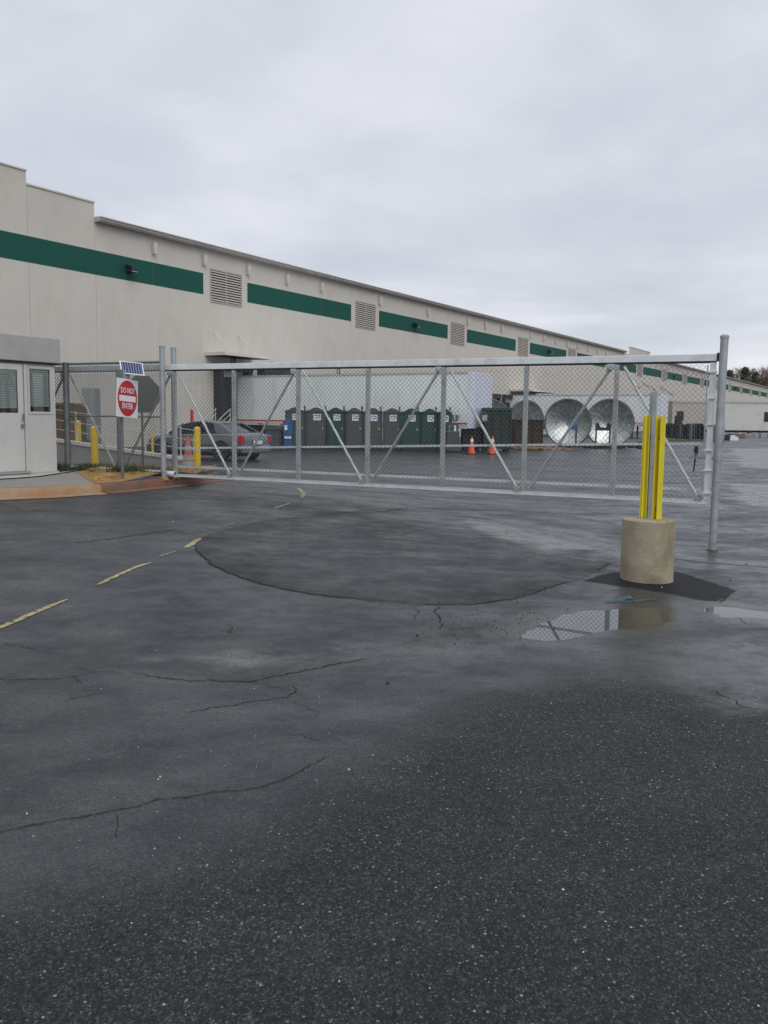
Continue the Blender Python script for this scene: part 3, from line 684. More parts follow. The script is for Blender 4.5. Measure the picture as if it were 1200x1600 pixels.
trailer((c1.x+Dv.x*5.2-Nv.x*1.3, c1.y+Dv.y*5.2-Nv.y*1.3, z_), 14.4, 'white box trailer mostly hidden behind the nearest one, at the dark dock opening', txt=False)
# office trailers far right
def office(x0, x1, Y, m, label, ztop_=4.0):
    a = at(x0, 650, Y); c = at(x1, 650, Y); L = c.x-a.x
    r = empty('office_trailer', (a.x, a.y, -.15), R(-1), label, 'office trailer')
    MB().box((0, 0, .48), (L, 3, 4.05)).build('shell', m, r, bevel=.03)
    MB().box((-.05, -.06, 4.0), (L+.05, 3.05, 4.22)).build('roof_edge', m_louver, r)
    for i, u in enumerate((.425, .96) if L > 10 else (.2,)):
        w_ = MB().box((L*u-.45, -.05, 1.7), (L*u+.45, -.003, 2.9)).build('window', m_blackmetal, r)
        MB().box((L*u-.38, -.07, 1.78), (L*u+.38, -.055, 2.82)).build('pane', m_glass, w_)
    mb = MB()
    for i in range(int(L/1.5)): mb.box((i*1.5+.3, .5, 0), (i*1.5+.7, .9, .45))
    mb.build('block_pier', m_cab, r); MB().box((0, .9, .3), (L, 2.9, .47)).build('underframe', m_blackmetal, r)
    MB().box((0, -.012, .48), (L, -.001, .56)).build('skirt_trim', m_blackmetal, r)
    return r
office(1050, 1113, 116, m_louver, 'beige grey site trailer behind the tall dark stack of racks')
office(1132, 1290, 114, m_offw, 'long white site office trailer with dark windows right of the gate post')

# ------------------------------------------------------------------ far trees
def bare_mesh(seed, H=15):
    rr = random.Random(seed); tr = MB(); cr = MB()
    def br(mbx, p, d, L, r, lvl):
        mid = p+d*L*.5+Vector((rr.gauss(0, .04), rr.gauss(0, .04), 0))*L; q_ = p+d*L
        mbx.tube([p, mid, q_], r, 4 if lvl else 6, r*.55, cap=False)
        if lvl >= 4: return
        for i in range(5 if lvl < 3 else 4):
            t_ = rr.uniform(.3, 1.0); a = rr.uniform(0, 6.28); sp = rr.uniform(.35, .8)
            nd = (d+Vector((math.cos(a), math.sin(a), rr.uniform(0, .5)))*sp).normalized(); br(cr, p+d*L*t_, nd, L*rr.uniform(.42, .62), max(.03, r*.45), lvl+1)
    br(tr, Vector((0, 0, -.3)), Vector((0, 0, 1)), H*.55, .24, 0)
    return tr, cr
def pine_mesh(seed, H=14):
    rr = random.Random(seed); tr = MB().tube([(0, 0, -.3), (0, 0, H*.5), (0, 0, H)], .22, 6, .05); cr = MB()
    for i in range(2600):
        z = H*(rr.uniform(.25, 1.0)); rad = (H-z)*.30+.5; a = rr.uniform(0, 6.28); rr_ = rad*rr.uniform(.2, 1.05)*(1+.3*math.sin(z*2.1+a*2)); p = Vector((rr_*math.cos(a), rr_*math.sin(a), z-rr_*.25))
        d = Vector((rr.gauss(0, 1), rr.gauss(0, 1), rr.gauss(0, .6))).normalized()*.42; e = Vector((rr.gauss(0, 1), rr.gauss(0, 1), rr.gauss(0, 1))).normalized()*.22
        cr.quad(p-d, p+e, p+d)
    return tr, cr
protos = []
def plant(kind, seed, loc, s_, label, group):
    tr, cr = bare_mesh(seed) if kind == 'bare' else pine_mesh(seed)
    r = empty('bare_tree' if kind == 'bare' else 'pine_tree', loc, 0, label, 'tree', group); r.scale = (s_,)*3
    tr.build('trunk', m_bark, r); cr.build('crown', m_twig if kind == 'bare' else m_pine, r, fix=False); return r
b1 = plant('bare', 1, (0, 0, 0), 1, 'x', 'leafless trees beyond the warehouse roof'); b2 = plant('bare', 2, (0, 0, 0), 1, 'x', 'leafless trees beyond the warehouse roof'); pn = plant('pine', 3, (0, 0, 0), 1, 'x', 'evergreens beyond the warehouse roof')
BL = 'leafless brown winter tree in the wood beyond the warehouse roof'
def put(proto, first, px, ytop, Y, label):
    p = at(px, ytop, Y); H = 14.5 if proto is pn else 13.4; s_ = (p.z+1)/H
    o = proto if first else dup(proto, (0, 0, 0), 0, label)
    o.location = (p.x, p.y, -.6); o.rotation_euler = (0, 0, rnd.uniform(0, 6)); o.scale = (s_,)*3; o['label'] = label
put(b1, True, 1187, 564, 335, 'tallest leafless reddish brown tree at the right edge of the photo'); put(b2, True, 1166, 571, 330, BL)
put(pn, True, 1165, 572, 322, 'larger dark evergreen standing clear above the far warehouse roof')
put(pn, False, 1141, 577, 320, 'smaller dark evergreen just right of the tall gate post')
for i in range(22):
    px = 1124+i*5.2+rnd.uniform(-2, 2); put(rnd.choice((b1, b2)), False, px, 572-(.09*max(0, px-1150) if px > 1150 else -8)+rnd.uniform(-3, 7), rnd.uniform(325, 365), BL)
for px, yt in ((1226, 568), (1180, 580)): put(pn, False, px, yt, 326, 'dark evergreen half hidden in the wood at the right edge' if px != 1180 else 'low dark evergreen between the leafless trees right of the larger evergreen')

# ------------------------------------------------------------------ chain link
def chainlink(name, L, zlo, zhi, m, parent, x0=0.0, a=.036, r=.003, y=0.0):
    """zlo/zhi functions of x"""
    nw = int(L/a); vs = []; fs = []; n = 0; sec = [(math.cos(t_), math.sin(t_)) for t_ in (0.8, 2.4, 3.9, 5.5)]
    for i in range(nw):
        X0 = x0+i*a; lo = zlo(X0); hi_ = zhi(X0); nr = int((hi_-lo)/a); par = i % 2
        for k in range(nr+1):
            z = lo+k*a; right = (k+i) % 2
            xx = X0+(a+.002 if right else -.002); yy = y+(.0028 if (k % 2) else -.0028)
            for c, s_ in sec: vs.append((xx+c*r*1.1, yy+s_*r, z))
            if k:
                b0 = n-4
                for j in range(4): fs.append((b0+j, b0+(j+1) % 4, n+(j+1) % 4, n+j))
            n += 4
    me = bpy.data.meshes.new(name); me.from_pydata(vs, [], fs); me.materials.append(m); me.update()
    o = bpy.data.objects.new(name, me); COL.objects.link(o); o.parent = parent; return o
# ------------------------------------------------------------------ sliding gate
grz = math.atan2(gdir.y, gdir.x)
gate = empty('sliding_gate', (GL.x, GL.y, 0), grz, 'long cantilever chain link sliding gate with pale aluminium beam and zigzag braces', 'gate')
ZT, ZB = 2.475, .49
xl, xr = -3.05*BAY, 7*BAY
lift = lambda x: -.035*min(0, x/BAY)/3*.0
tb = MB().box((-.30, -.045, ZT-.085), (xr+.06, .045, ZT+.012)).build('top_beam', m_alu, gate, bevel=.006)
MB().box((xr+.005, -.05, ZT-.085), (xr+.075, .05, ZT+.024)).build('beam_end_cap', m_blackmetal, gate)
MB().box((xl, -.04, ZT-.10), (-.302, .04, ZT+.01)).build('top_beam', m_alud, gate)
MB().box((-.25, -.030, ZT-.108), (xr, .030, ZT-.087)).build('beam_lip', m_blackmetal, gate)
MB().box((-.1, -.030, ZB-.02), (xr+.02, .030, ZB+.03)).build('bottom_rail', m_alu, gate)
MB().box((xl, -.03, ZB-.03), (-.102, .03, ZB+.03)).build('bottom_rail', m_alud, gate)
MB().box((0, .045, ZB+.14), (xr-.1, .085, ZB+.178)).build('lower_truss_rail', m_alu, gate)
MB().bar((.05, .062, .985), (xr-.08, .062, 1.29), .03, .034).build('mid_rail', m_alu, gate)
for i in range(-2, 7):
    w_ = .030; MB().box((i*BAY-w_, -.028, ZB+.031), (i*BAY+w_, .028, ZT-.109)).build('upright', m_alud, gate)
MB().box((xr-.075, -.034, ZB+.036), (xr-.002, .034, ZT-.103)).build('end_upright', m_alu, gate)
for i in range(-3, 7):
    x0 = i*BAY; x1 = x0+BAY
    if i % 2 == 0: p, q_ = (x0+.10, -.01, ZT-.14), (x1-.09, -.01, ZB+.06)
    else: p, q_ = (x0+.07, .012, ZB+.06), (x1-.08, .012, ZT-.14)
    if i == 6: q_ = (x1-.15, -.01, ZB+.06)
    MB().tube([p, q_], .021, 8).build('diagonal_brace', m_alu if i % 2 == 0 else m_alud, gate)
    e = MB(); e.box((q_[0]-.05, -.04, q_[2]-.04), (q_[0]+.05, .0, q_[2]+.04)); e.build('brace_bracket', m_alud, gate)
chainlink('chain_link', xr-xl-.08, lambda x: ZB+.02, lambda x: ZT-.11, m_wire, gate, x0=xl, y=-.052)
for z in (.62, .93, 1.2, 1.55, 1.9, 2.25):
    MB().box((xr-.12, -.062, z-.012), (xr+.012, .042, z+.012)).build('tension_band', m_alu, gate)
MB().box((xr-.108, -.064, ZB+.05), (xr-.092, -.050, ZT-.14)).build('tension_bar', m_galv, gate)
lt = MB().box((xr-.24, .05, 1.14), (xr-.19, .12, 1.25)).build('latch_box', m_blackmetal, gate); MB().tube([(xr-.24, .1, .90), (xr-.22, .1, 1.13)], .012, 6).build('latch_pin', m_blackmetal, lt)
MB().bar((xr-.30, .06, 1.09), (xr+.05, .06, 1.09), .03, .03).build('latch_arm', m_galv, gate)

def post(name, loc, r, h, label, m=m_galv, cap=True, group='galvanised fence posts', collar=None):
    z0 = (h0(loc[0], loc[1]) if loc[0] > 0 else hi(loc[0], loc[1])-.06)-.05
    rt = empty(name, (loc[0], loc[1], z0), 0, label, 'post', group)
    MB().lathe([(r, 0), (r, h-z0)], 24, closed=True).build('shaft', m, rt, smooth=True)
    MB().lathe([(r+.006, h-z0-.03), (r+.006, h-z0+.006), (r*.7, h-z0+.022), (0.001, h-z0+.028)], 24).build('cap', m, rt, smooth=True)
    MB().lathe([(r+.035, 0), (r+.03, .06), (r, .065)], 16).build('footing', m_side if collar is None else collar, rt)
    return rt
pe = GE+gdir*.10+gn*.13
pp = at(1108, 855, 12.05)
ep = post('gate_post', (pp.x+.02, 11.98), .052, 2.71, 'tall round galvanised post at the right end of the sliding gate', collar=mat('rusty_footing', (.12, .06, .04), .9))
ep.rotation_euler = (0, R(.35), 0)
for z, w_ in ((1.10+.17, .075), (.98, .06)):
    MB().lathe([(.058, z), (.058, z+.03)], 20, closed=True).build('clamp', m_galv, ep)
fp = at(256, 740, 16.05); rp = at(273, 700, 16.45)
post('roller_post', (fp.x, fp.y), .05, 2.80, 'left one of the two close galvanised posts that carry the gate rollers', collar=m_soil)
post('roller_post', (rp.x, rp.y), .05, 2.80, 'right one of the two close galvanised posts, behind the gate beam', collar=m_soil)

# ------------------------------------------------------------------ fixed fence left
fo = .22
FL = GL+gn*fo
fence = empty('chain_link_fence', (FL.x, FL.y, 0), grz, 'dark weathered chain link fence section between the booth and the roller posts', 'fence')
fx0, fx1 = -2.98*BAY, -.05*BAY
ftop = 2.52; 
for z in (ftop,): MB().tube([(fx0, 0, z), (fx1, 0, z)], .021, 10).build('top_rail', m_galvd, fence, smooth=True)
MB().tube([(fx0, .01, ftop-.145), (fx1, .01, ftop-.145)], .016, 8).build('upper_rail', m_galvd, fence)
MB().tube([(fx0, 0, 1.545), (fx1, 0, 1.545)], .014, 8).build('mid_rail', m_galvd, fence)
MB().tube([(fx0, 0, .55), (fx1, 0, .55)], .014, 8).build('bottom_rail', m_galvd, fence)
MB().tube([(-1.844*BAY, 0, .25), (-1.844*BAY, 0, 2.55)], .058, 16).build('line_post', m_galvd, fence, smooth=True)
MB().tube([(-.851*BAY, .01, .25), (-.851*BAY, .01, 2.40)], .05, 12).build('line_post', m_galvd, fence, smooth=True)
chainlink('chain_link', fx1-fx0, lambda x: .50, lambda x: ftop+.05, m_galvd, fence, x0=fx0, y=.03)
# ground pipe in front
pa = at(105, 731, 17.2); pb = at(274, 741, 16.15)
pipe = MB().lathe([(.055, 0), (.055, (pb-pa).length), (.046, (pb-pa).length), (.046, 0)], 20, (pb-pa).to_track_quat('Z', 'Y').to_matrix(), (0, 0, 0)).build('ground_pipe', m_alu, smooth=True)
pipe.location = pa; tag(pipe, 'pale open ended steel pipe lying along the foot of the fence', 'pipe')
MB_ = MB().lathe([(.0, 0), (.045, 0)], 16, (pb-pa).to_track_quat('Z', 'Y').to_matrix(), (pb-pa)*.97).build('pipe_bore', m_dark, pipe)

# ------------------------------------------------------------------ do not enter sign
sp = at(193, 733, 15.3)
sg = empty('do_not_enter_sign', (sp.x, sp.y, hi(sp.x, sp.y)-.05), R(73.5), 'red and white DO NOT ENTER sign on a steel post, small solar panel on top', 'sign')
zl = lambda z: z-(hi(sp.x, sp.y)-.05)
MB().tube([(0, .02, 0), (0, .02, zl(2.34))], .028, 12).build('post', m_galvd, sg, smooth=True)
pl_ = empty('tmp', (0, 0, 0), 0, None, None) if False else None
zc = zl(at(194, 622, 15.2).z); HS = .325
plate = MB().box((-HS, -.055, zc-HS), (HS, -.048, zc+HS)).build('sign_plate', m_signwhite, sg, bevel=.004)
K = 48
def disc(mb_, rx_, rz_, y_, cx_=0): 
    n = len(mb_.v); mb_.v += [Vector((cx_+rx_*math.cos(2*math.pi*j/K), y_, zc+rz_*math.sin(2*math.pi*j/K))) for j in range(K)]; mb_.f.append(tuple(n+j for j in range(K))); return mb_
def diskslab(rx_, rz_, y0, y1):
    return MB().prism([(rx_*math.cos(2*math.pi*j/K), rz_*math.sin(2*math.pi*j/K)) for j in range(K)], y0, y1, lambda a, b_, h_: Vector((a, h_, zc+b_)))
diskslab(.295, .305, -.0575, -.0555).build('red_disc', m_signred, plate)
MB().box((-.25, -.0605, zc-.055), (.25, -.058, zc+.045)).build('white_bar', m_signwhite, plate)
text('lettering', 'DO NOT', .135, m_signwhite, plate, (0, -.0605, zc+.125), (R(90), 0, 0), .001, .78)
text('lettering', 'ENTER', .135, m_signwhite, plate, (0, -.0605, zc-.135), (R(90), 0, 0), .001, .82)
plate.rotation_euler = (0, R(3), 0); plate.location = (.0, -.0, 0)
# solar panel
zsp = zl(at(208, 575, 15.3).z)
pv = MB().box((-.20, -.012, -.14), (.20, .0, .14)).build('panel_frame', m_alu, sg, bevel=.003)
MB().box((-.18, -.016, -.12), (.18, -.0125, .12)).build('solar_cells', m_pv, pv)
pv.location = (.22, -.06, zsp); pv.rotation_euler = (R(-38), R(4), R(-42))
MB().box((.02, -.03, zsp-.22), (.20, .07, zsp-.04)).build('battery_box', m_cab, sg, bevel=.01)
MB().bar((.12, .02, zsp-.06), (.22, -.03, zsp), .03).build('panel_bracket', m_galvd, sg)
# octagon sign back
op = at(224, 700, 17.6); ogz = hi(op.x, op.y)
og = empty('stop_sign', (op.x, op.y, ogz-.1), R(40), 'dark back of an octagonal sign seen through the mesh beside the red oval sign', 'sign')
zo = at(224, 616, 17.6).z-ogz+.1
oc = [(.385*math.cos(R(22.5+45*j)), .385*math.sin(R(22.5+45*j))) for j in range(8)]
MB().prism(oc, -.004, 0, lambda a, b_, h_: Vector((a, h_, zo+b_))).build('sign_plate', m_signback, og)
MB().tube([(0, .03, 0), (0, .03, zo+.3)], .022, 8).build('post', m_galvd, og)

# ------------------------------------------------------------------ guard booth (local x along Dv, outward -y)
m_blind = mat('blind_slats', (.66, .72, .68), .6, var=.04)
m_pane = bpy.data.materials.new('clear_pane'); m_pane.use_nodes = True; _t = m_pane.node_tree; _t.nodes.clear()
_o = _t.nodes.new('ShaderNodeOutputMaterial'); _m = _t.nodes.new('ShaderNodeMixShader'); _a = _t.nodes.new('ShaderNodeBsdfTransparent'); _g = _t.nodes.new('ShaderNodeBsdfGlossy')
_a.inputs[0].default_value = (.965, .985, .975, 1); _g.inputs['Roughness'].default_value = .03; _fr = _t.nodes.new('ShaderNodeFresnel'); _fr.inputs[0].default_value = 1.5
_t.links.new(_fr.outputs[0], _m.inputs[0]); _t.links.new(_a.outputs[0], _m.inputs[1]); _t.links.new(_g.outputs[0], _m.inputs[2]); _t.links.new(_m.outputs[0], _o.inputs[0])
bo = empty('guard_booth', SC, math.atan2(Dv.y, Dv.x), 'pale grey guard booth with glazed door and window with blinds, at the left edge', 'guard booth')
def face(x, y, o_=0):
    d = ray(x, y); A = np.array([[d.x, -Dv.x], [d.y, -Dv.y]]); s_ = SC+Nv*o_
    t_, u_ = np.linalg.solve(A, np.array([s_.x, s_.y])); return u_, EYE+t_*d.z-SC.z
u_d = face(35, 640)[0]; u_w0 = face(44, 600)[0]; u_w1 = face(79, 600)[0]; zw0 = face(60, 645)[1]; zw1 = face(60, 575)[1]
ZF = face(88, 568)[1]; ZR = face(91, 530)[1]
print('booth', u_d, u_w0, u_w1, zw0, zw1, ZF, ZR)
BL_, BD = -4.2, 2.2
# corner panel with window opening
w = MB()
ua, ub = u_d+.10, -.0
w.box((ua, 0, 0), (u_w0, .06, ZF)).box((u_w1, 0, 0), (ub, .06, ZF)).box((u_w0, 0, 0), (u_w1, .06, zw0)).box((u_w0, 0, zw1), (u_w1, .06, ZF))
w.build('wall_panel', m_shack, bo)
MB().box((ub-.002, .061, 0), (ub-.06, BD, ZF)).box((BL_, BD-.06, 0), (ub-.061, BD, ZF)).box((BL_, 0, 0), (BL_+.06, BD-.061, ZF)).build('side_wall', m_shack, bo)
MB().box((BL_+.061, 0, 0), (u_d-1.02, .06, ZF)).build('wall_panel', m_shack, bo)
MB().box((BL_-.1, -.075, ZF), (ub+.08, BD+.08, ZR)).build('fascia', m_fascia, bo, bevel=.01)
MB().box((BL_-.06, -.045, ZF-.035), (ub+.04, BD+.04, ZF-.001)).build('fascia_reveal', m_blackmetal, bo)
MB().box((BL_, -.03, -.25), (ub+.02, BD, .0)).build('base', m_slab, bo)
win = MB(); win.box((u_w0-.02, -.012, zw0-.02), (u_w0+.02, -.001, zw1+.02)).box((u_w1-.02, -.012, zw0-.02), (u_w1+.02, -.001, zw1+.02)).box((u_w0+.02, -.012, zw0-.02), (u_w1-.02, -.001, zw0+.02)).box((u_w0+.02, -.012, zw1-.02), (u_w1-.02, -.001, zw1+.02))
win = win.build('window_frame', m_shack, bo)
def blinds(par, a, c, z0, z1, y_):
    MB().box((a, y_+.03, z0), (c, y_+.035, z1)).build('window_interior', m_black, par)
    n = int((z1-z0-.08)/.042)
    first = None
    for i in range(n):
        z = z1-.02-i*.042
        if first is None: first = MB().box((a+.01, -.021, -.011), (c-.01, .021, -.0095), Matrix.Rotation(R(66), 3, 'X'), (0, 0, -.01)).build('blind_slat', m_blind, par); first.location = (0, y_+.018, z)
        else: link_copy(first, par, (0, y_+.018, z))
    gl = MB().box((a, y_, z0), (c, y_+.004, z1)).build('pane', m_pane, par)
blinds(win, u_w0+.02, u_w1-.02, zw0+.02, zw1-.02, .012)
# door
zdt = face(20, 566)[1]
dr = empty('tmp', (0, 0, 0), 0, None, None); bpy.data.objects.remove(dr)
fr = MB().box((u_d+.04, -.02, 0), (u_d+.098, .05, zdt)).box((u_d-1.02, -.02, zdt), (u_d+.098, .05, ZF-.04)).box((u_d-1.018, -.02, 0), (u_d-.96, .05, zdt)).build('door_frame', m_shack, bo)
MB().box((u_d-.955, .03, 0), (u_d+.038, .05, zdt-.002)).build('door_gap', m_blackmetal, bo)
gz0, gz1 = face(10, 645)[1], face(10, 577)[1]; ga, gb = u_d-.78, face(27, 610)[0]
dl = MB().box((u_d-.94, -.012, .03), (ga, .028, zdt-.02)).box((gb, -.012, .03), (u_d+.018, .028, zdt-.02)).box((ga, -.012, .03), (gb, .028, gz0)).box((ga, -.012, gz1), (gb, .028, zdt-.02)).build('door', m_shack, bo)
blinds(dl, ga, gb, gz0, gz1, -.006)
zh = face(33, 655)[1]
MB().bar((u_d-.03, -.05, zh-.04), (u_d-.03, -.05, zh+.10), .025).bar((u_d-.03, -.05, zh), (u_d-.03, -.012, zh), .02).box((u_d-.06, -.03, zh-.16), (u_d+.0, -.0125, zh-.09)).build('handle', m_chrome, dl)
MB().box((u_d-1.0, -.06, -.01), (u_d+.09, -.021, .025)).build('threshold', m_cab, bo)

# ------------------------------------------------------------------ concrete drum with guide posts
dp_ = at(1009, 905, 9.36); dx, dy = dp_.x, 9.62; dz = h0(dx, dy)
dx = 2.875; R_ = .281
dm = empty('guide_post_base', (dx, dy, dz-.02), R(-26.7), 'tan concrete drum carrying yellow guide channels and steel posts near the gate end', 'gate guide')
zt_ = 1.6-9.36*(820-656)/1394-dz+.02
zt_ = .685
MB().lathe([(R_+.004, 0), (R_, .03), (R_-.004, zt_-.03), (R_-.006, zt_-.012), (R_-.02, zt_), (.001, zt_+.004)], 56).build('concrete_drum', m_conc, dm, smooth=True)
hs = 1.9-dz+.02; hy = 1.64-dz+.02
for (x_, y_, w_) in ((.012, -.02, .046), (-.035, .07, .042)):
    MB().box((x_-w_/2, y_-w_/2, zt_-.02), (x_+w_/2, y_+w_/2, hs)).build('steel_post', m_galv, dm, bevel=.004)
def vguard(mb_, x_, y_, w_, d_, t_=.006):
    pr = [(0, 0), (w_*.3, 0), (w_*.5, d_), (w_*.62, d_), (w_*.82, 0), (w_, 0), (w_, t_), (w_*.86, t_), (w_*.66, d_+t_), (w_*.46, d_+t_), (w_*.26, t_), (0, t_)]
    mb_.prism([(x_+a, y_+b_) for a, b_ in pr], zt_+.004, hy)
m1 = MB(); vguard(m1, -.105, .0, .062, -.05); m1.build('guide_channel', m_yellow, dm)
m1 = MB(); m1.prism([(-.046, .03), (-.038, .03), (-.022, -.04), (-.030, -.04)], zt_+.004, hy+.01); m1.build('guide_channel', m_yellow, dm)
m1 = MB(); m1.prism([(.036, -.045), (.043, -.045), (.068, .02), (.122, -.05), (.130, -.045), (.072, .032), (.062, .03)], zt_+.004, hy); m1.build('guide_channel', m_yellow, dm)
m1 = MB(); m1.prism([(.088, -.068), (.142, -.068), (.142, -.061), (.096, -.061), (.096, .03), (.088, .03)], zt_+.004, hy); m1.build('guide_channel', m_yellow, dm)
MB().box((-.03, .0, hy-.25), (.09, .05, hy-.20)).box((-.03, .0, zt_+.08), (.09, .05, zt_+.13)).build('mounting_strap', m_galvd, dm)

# ------------------------------------------------------------------ ramp wall and rails
wa = at(40, 679, 27.0); wb = at(292, 716, 26.0)
rw = empty('ramp_wall', (0, 0, 0), 0, 'low concrete ramp wall with pale cap running behind the fence, pipe rails on top', 'wall')
rows = []
n_ = 14; mbw = MB(); mbc = MB()
for i in range(n_):
    a = wa.lerp(wb, i/n_); c = wa.lerp(wb, (i+1)/n_)
    mbw.v += [Vector(p) for p in ((a.x, a.y, -.3), (c.x, c.y, -.3), (c.x, c.y+.22, -.3), (a.x, a.y+.22, -.3), (a.x, a.y, a.z-.09), (c.x, c.y, c.z-.09), (c.x, c.y+.22, c.z-.09), (a.x, a.y+.22, a.z-.09))]
    m_n = len(mbw.v)-8; mbw.f += [tuple(m_n+k_ for k_ in q_) for q_ in ((0,1,5,4), (2,3,7,6), (4,5,6,7))]
mbw.f += [(0, 4, 7, 3), (len(mbw.v)-7, len(mbw.v)-6, len(mbw.v)-2, len(mbw.v)-3)]
mbw.build('wall_body', m_rwall, rw)
MB().bar(wa+Vector((0, .11, -.04)), wb+Vector((0, .11, -.04)), .30, .09).build('wall_cap', m_rcap, rw)
for dz_ in (.30, .58, .88):
    MB().tube([wa+Vector((0, .11, dz_)), wb+Vector((.3, .11, dz_-.08))], .011, 6).build('pipe_rail', m_rcap, rw)
for i in range(5):
    p = wa.lerp(wb, .10+i*.215)+Vector((0, .11, 0)); MB().tube([p, p+Vector((0, 0, .9))], .02, 6).build('rail_post', m_rcap, rw)

# ------------------------------------------------------------------ bollards
def bollard(px, ybase, ytop, Y, r, label, first=[None]):
    p = at(px, ytop, Y); z0 = min(h0(p.x, Y), at(px, ybase, Y).z)-.02
    b_ = empty('bollard', (p.x, Y, z0), 0, label, 'bollard', 'yellow bollards behind the fence')
    MB().lathe([(r, 0), (r, p.z-z0-r*.5)], 16).build('post', m_yellowp, b_, smooth=True)
    MB().lathe([(r, p.z-z0-r*.5), (r*.8, p.z-z0-r*.15), (r*.4, p.z-z0), (.001, p.z-z0+.01)], 16).build('domed_cap', m_yellowp, b_, smooth=True)
    return b_
bollard(308, 727, 667, 28.6, .105, 'tall thick yellow bollard right of the orange and grey cone')
bollard(303, 724, 683, 29.3, .035, 'thin short yellow bollard tucked against the left of the thick tall one')
bollard(147, 722, 666, 25.4, .105, 'thick yellow bollard in front of the ramp wall, left of the red oval sign')
bollard(121.5, 690, 657, 28.5, .10, 'shorter yellow bollard behind the ramp wall, nearest the booth')
bollard(238, 708, 679, 29.5, .04, 'thin yellow bollard left of the roller posts, in front of the car wheel')
mk_ = empty('marker_post', (at(300, 660, 46).x, 46, -.15), 0, 'thin red marker post standing beyond the roof of the car', 'post')
MB().tube([(0, 0, 0), (0, 0, at(300, 640, 46).z+.15)], .08, 8).build('shaft', m_red, mk_)

# ------------------------------------------------------------------ cones
def cone(px, ybase, ytop, Y, kind, label):
    p = at(px, ytop, Y); z0 = h0(p.x, Y); z0 = max(z0, at(px, ybase, Y).z) if kind == 'old' else z0; H = p.z-z0
    c = empty('traffic_cone', (p.x, Y, z0), R(15), label, 'traffic cone', 'traffic cones in the yard')
    rb, rt_ = H*.20, H*.035; rad = lambda u: rb+(rt_-rb)*u
    MB().prism([(-rb*1.35, -rb*1.35), (rb*1.35, -rb*1.35), (rb*1.35, rb*1.35), (-rb*1.35, rb*1.35)], 0, H*.05).build('base', m_black if kind != 'old' else m_orangef, c, bevel=.01)
    MB().lathe([(rad(0), H*.05), (rad(1), H), (.001, H+.005)], 18).build('cone_body', m_orange if kind != 'old' else m_orangef, c, smooth=True)
    for u0, u1 in (((.42, .55), (.68, .86)) if kind != 'old' else ((.10, .22), (.26, .42), (.56, .72))):
        f0 = .05+.95*u0; f1 = .05+.95*u1
        MB().lathe([(rad(u0)+.005, H*f0), (rad(u1)+.005, H*f1)], 18).build('reflective_collar', m_signwhite if kind != 'old' else m_greycollar, c, smooth=True)
cone(737.5, 710, 682, 43.0, 'new', 'orange traffic cone with white collars, left one of the pair in front of the dumpsters')
cone(770, 710, 682, 43.3, 'new', 'orange traffic cone with white collars, right one of the pair in front of the dumpsters')
cone(293.5, 737, 682, 25.0, 'old', 'grimy orange and grey traffic cone standing beside the thick yellow bollard')

# ------------------------------------------------------------------ portable toilets
def toilet(x0, x1, Y, body, label, grp='portable toilets in a row before the white trailer'):
    a = at(x0, 700, Y); c = at(x1, 700, Y); W_ = c.x-a.x; Wn = 1.02
    r = empty('portable_toilet', (a.x, Y, -.15), 0, label, 'portable toilet', grp)
    x_ = 0; H = 2.02
    MB().box((.0, .02, .10), (W_, 1.1, H)).build('cabin', body, r, bevel=.01)
    MB().box((-.0, -.0, .0), (W_, 1.1, .10)).build('skid_base', m_blackmetal, r)
    prof = [(0, H), (W_*.12, H+.005), (W_*.38, H+.15), (W_*.5, H+.17), (W_*.62, H+.15), (W_*.88, H+.005), (W_, H)]
    MB().prism([(0, H-.06)]+prof+[(W_, H-.06)], -.045, .018, lambda a_, b_, h_: Vector((a_, h_, b_))).build('front_arch', body, r)
    MB().prism([(p_[0], p_[1]+.0) for p_ in prof]+[(W_, H+.04), (W_*.88, H+.06), (W_*.62, H+.23), (W_*.5, H+.25), (W_*.38, H+.23), (W_*.12, H+.06), (0, H+.04)][:0]+[], .02, 1.1, lambda a_, b_, h_: Vector((a_, h_, b_+.03))).build('roof', m_proof, r)
    d = MB().box((.10*W_, -.02, .16), (.90*W_, .018, 1.93)).build('door', body, r, bevel=.008)
    MB().box((.80*W_, -.045, 1.05), (.87*W_, -.021, 1.17)).build('latch', m_cab, d)
    MB().box((.37*W_, -.027, 1.52), (.74*W_, -.021, 1.84)).build('white_sticker', m_label, d)
    for k_, (u0, u1, v0, v1) in enumerate(((.41, .60, 1.74, 1.79), (.62, .70, 1.70, 1.79), (.42, .69, 1.62, 1.66), (.42, .6, 1.56, 1.59))):
        if k_ < 3: MB().box((u0*W_, -.030, v0), (u1*W_, -.0275, v1)).build('sticker_print', m_ink, d)
    MB().tube([(.9*W_, .8, H), (.9*W_, .8, H+.26)], .05, 8).build('vent_pipe', m_pgrey, r)
    return r
TY = 46.2
ed = [445, 477.3, 510, 539.3, 567.6, 597.2, 627.0]
lb = ['leftmost grey portable toilet, partly behind a gate upright', 'grey portable toilet second from the left, just left of the first green one', 'lone green portable toilet standing between grey ones', 'grey portable toilet just right of the lone green one', 'grey portable toilet in the middle, second right of the lone green one', 'grey portable toilet directly left of the green pair at the right end']
for i in range(6): toilet(ed[i]+.4, ed[i+1]-.4, TY+.6-.12*i, m_pgreen if i == 2 else m_pgrey, lb[i])
toilet(627.4, 656, TY-.25, m_pgreen, 'green portable toilet beside the rightmost grey one')
toilet(657, 684, TY-.15, m_pgreen, 'dark green portable toilet behind the gate upright in shadow')
tt = toilet(684.5, 705.5, TY-.5, m_pgreen, 'narrow green portable toilet at the right end, in front of the number on the trailer')

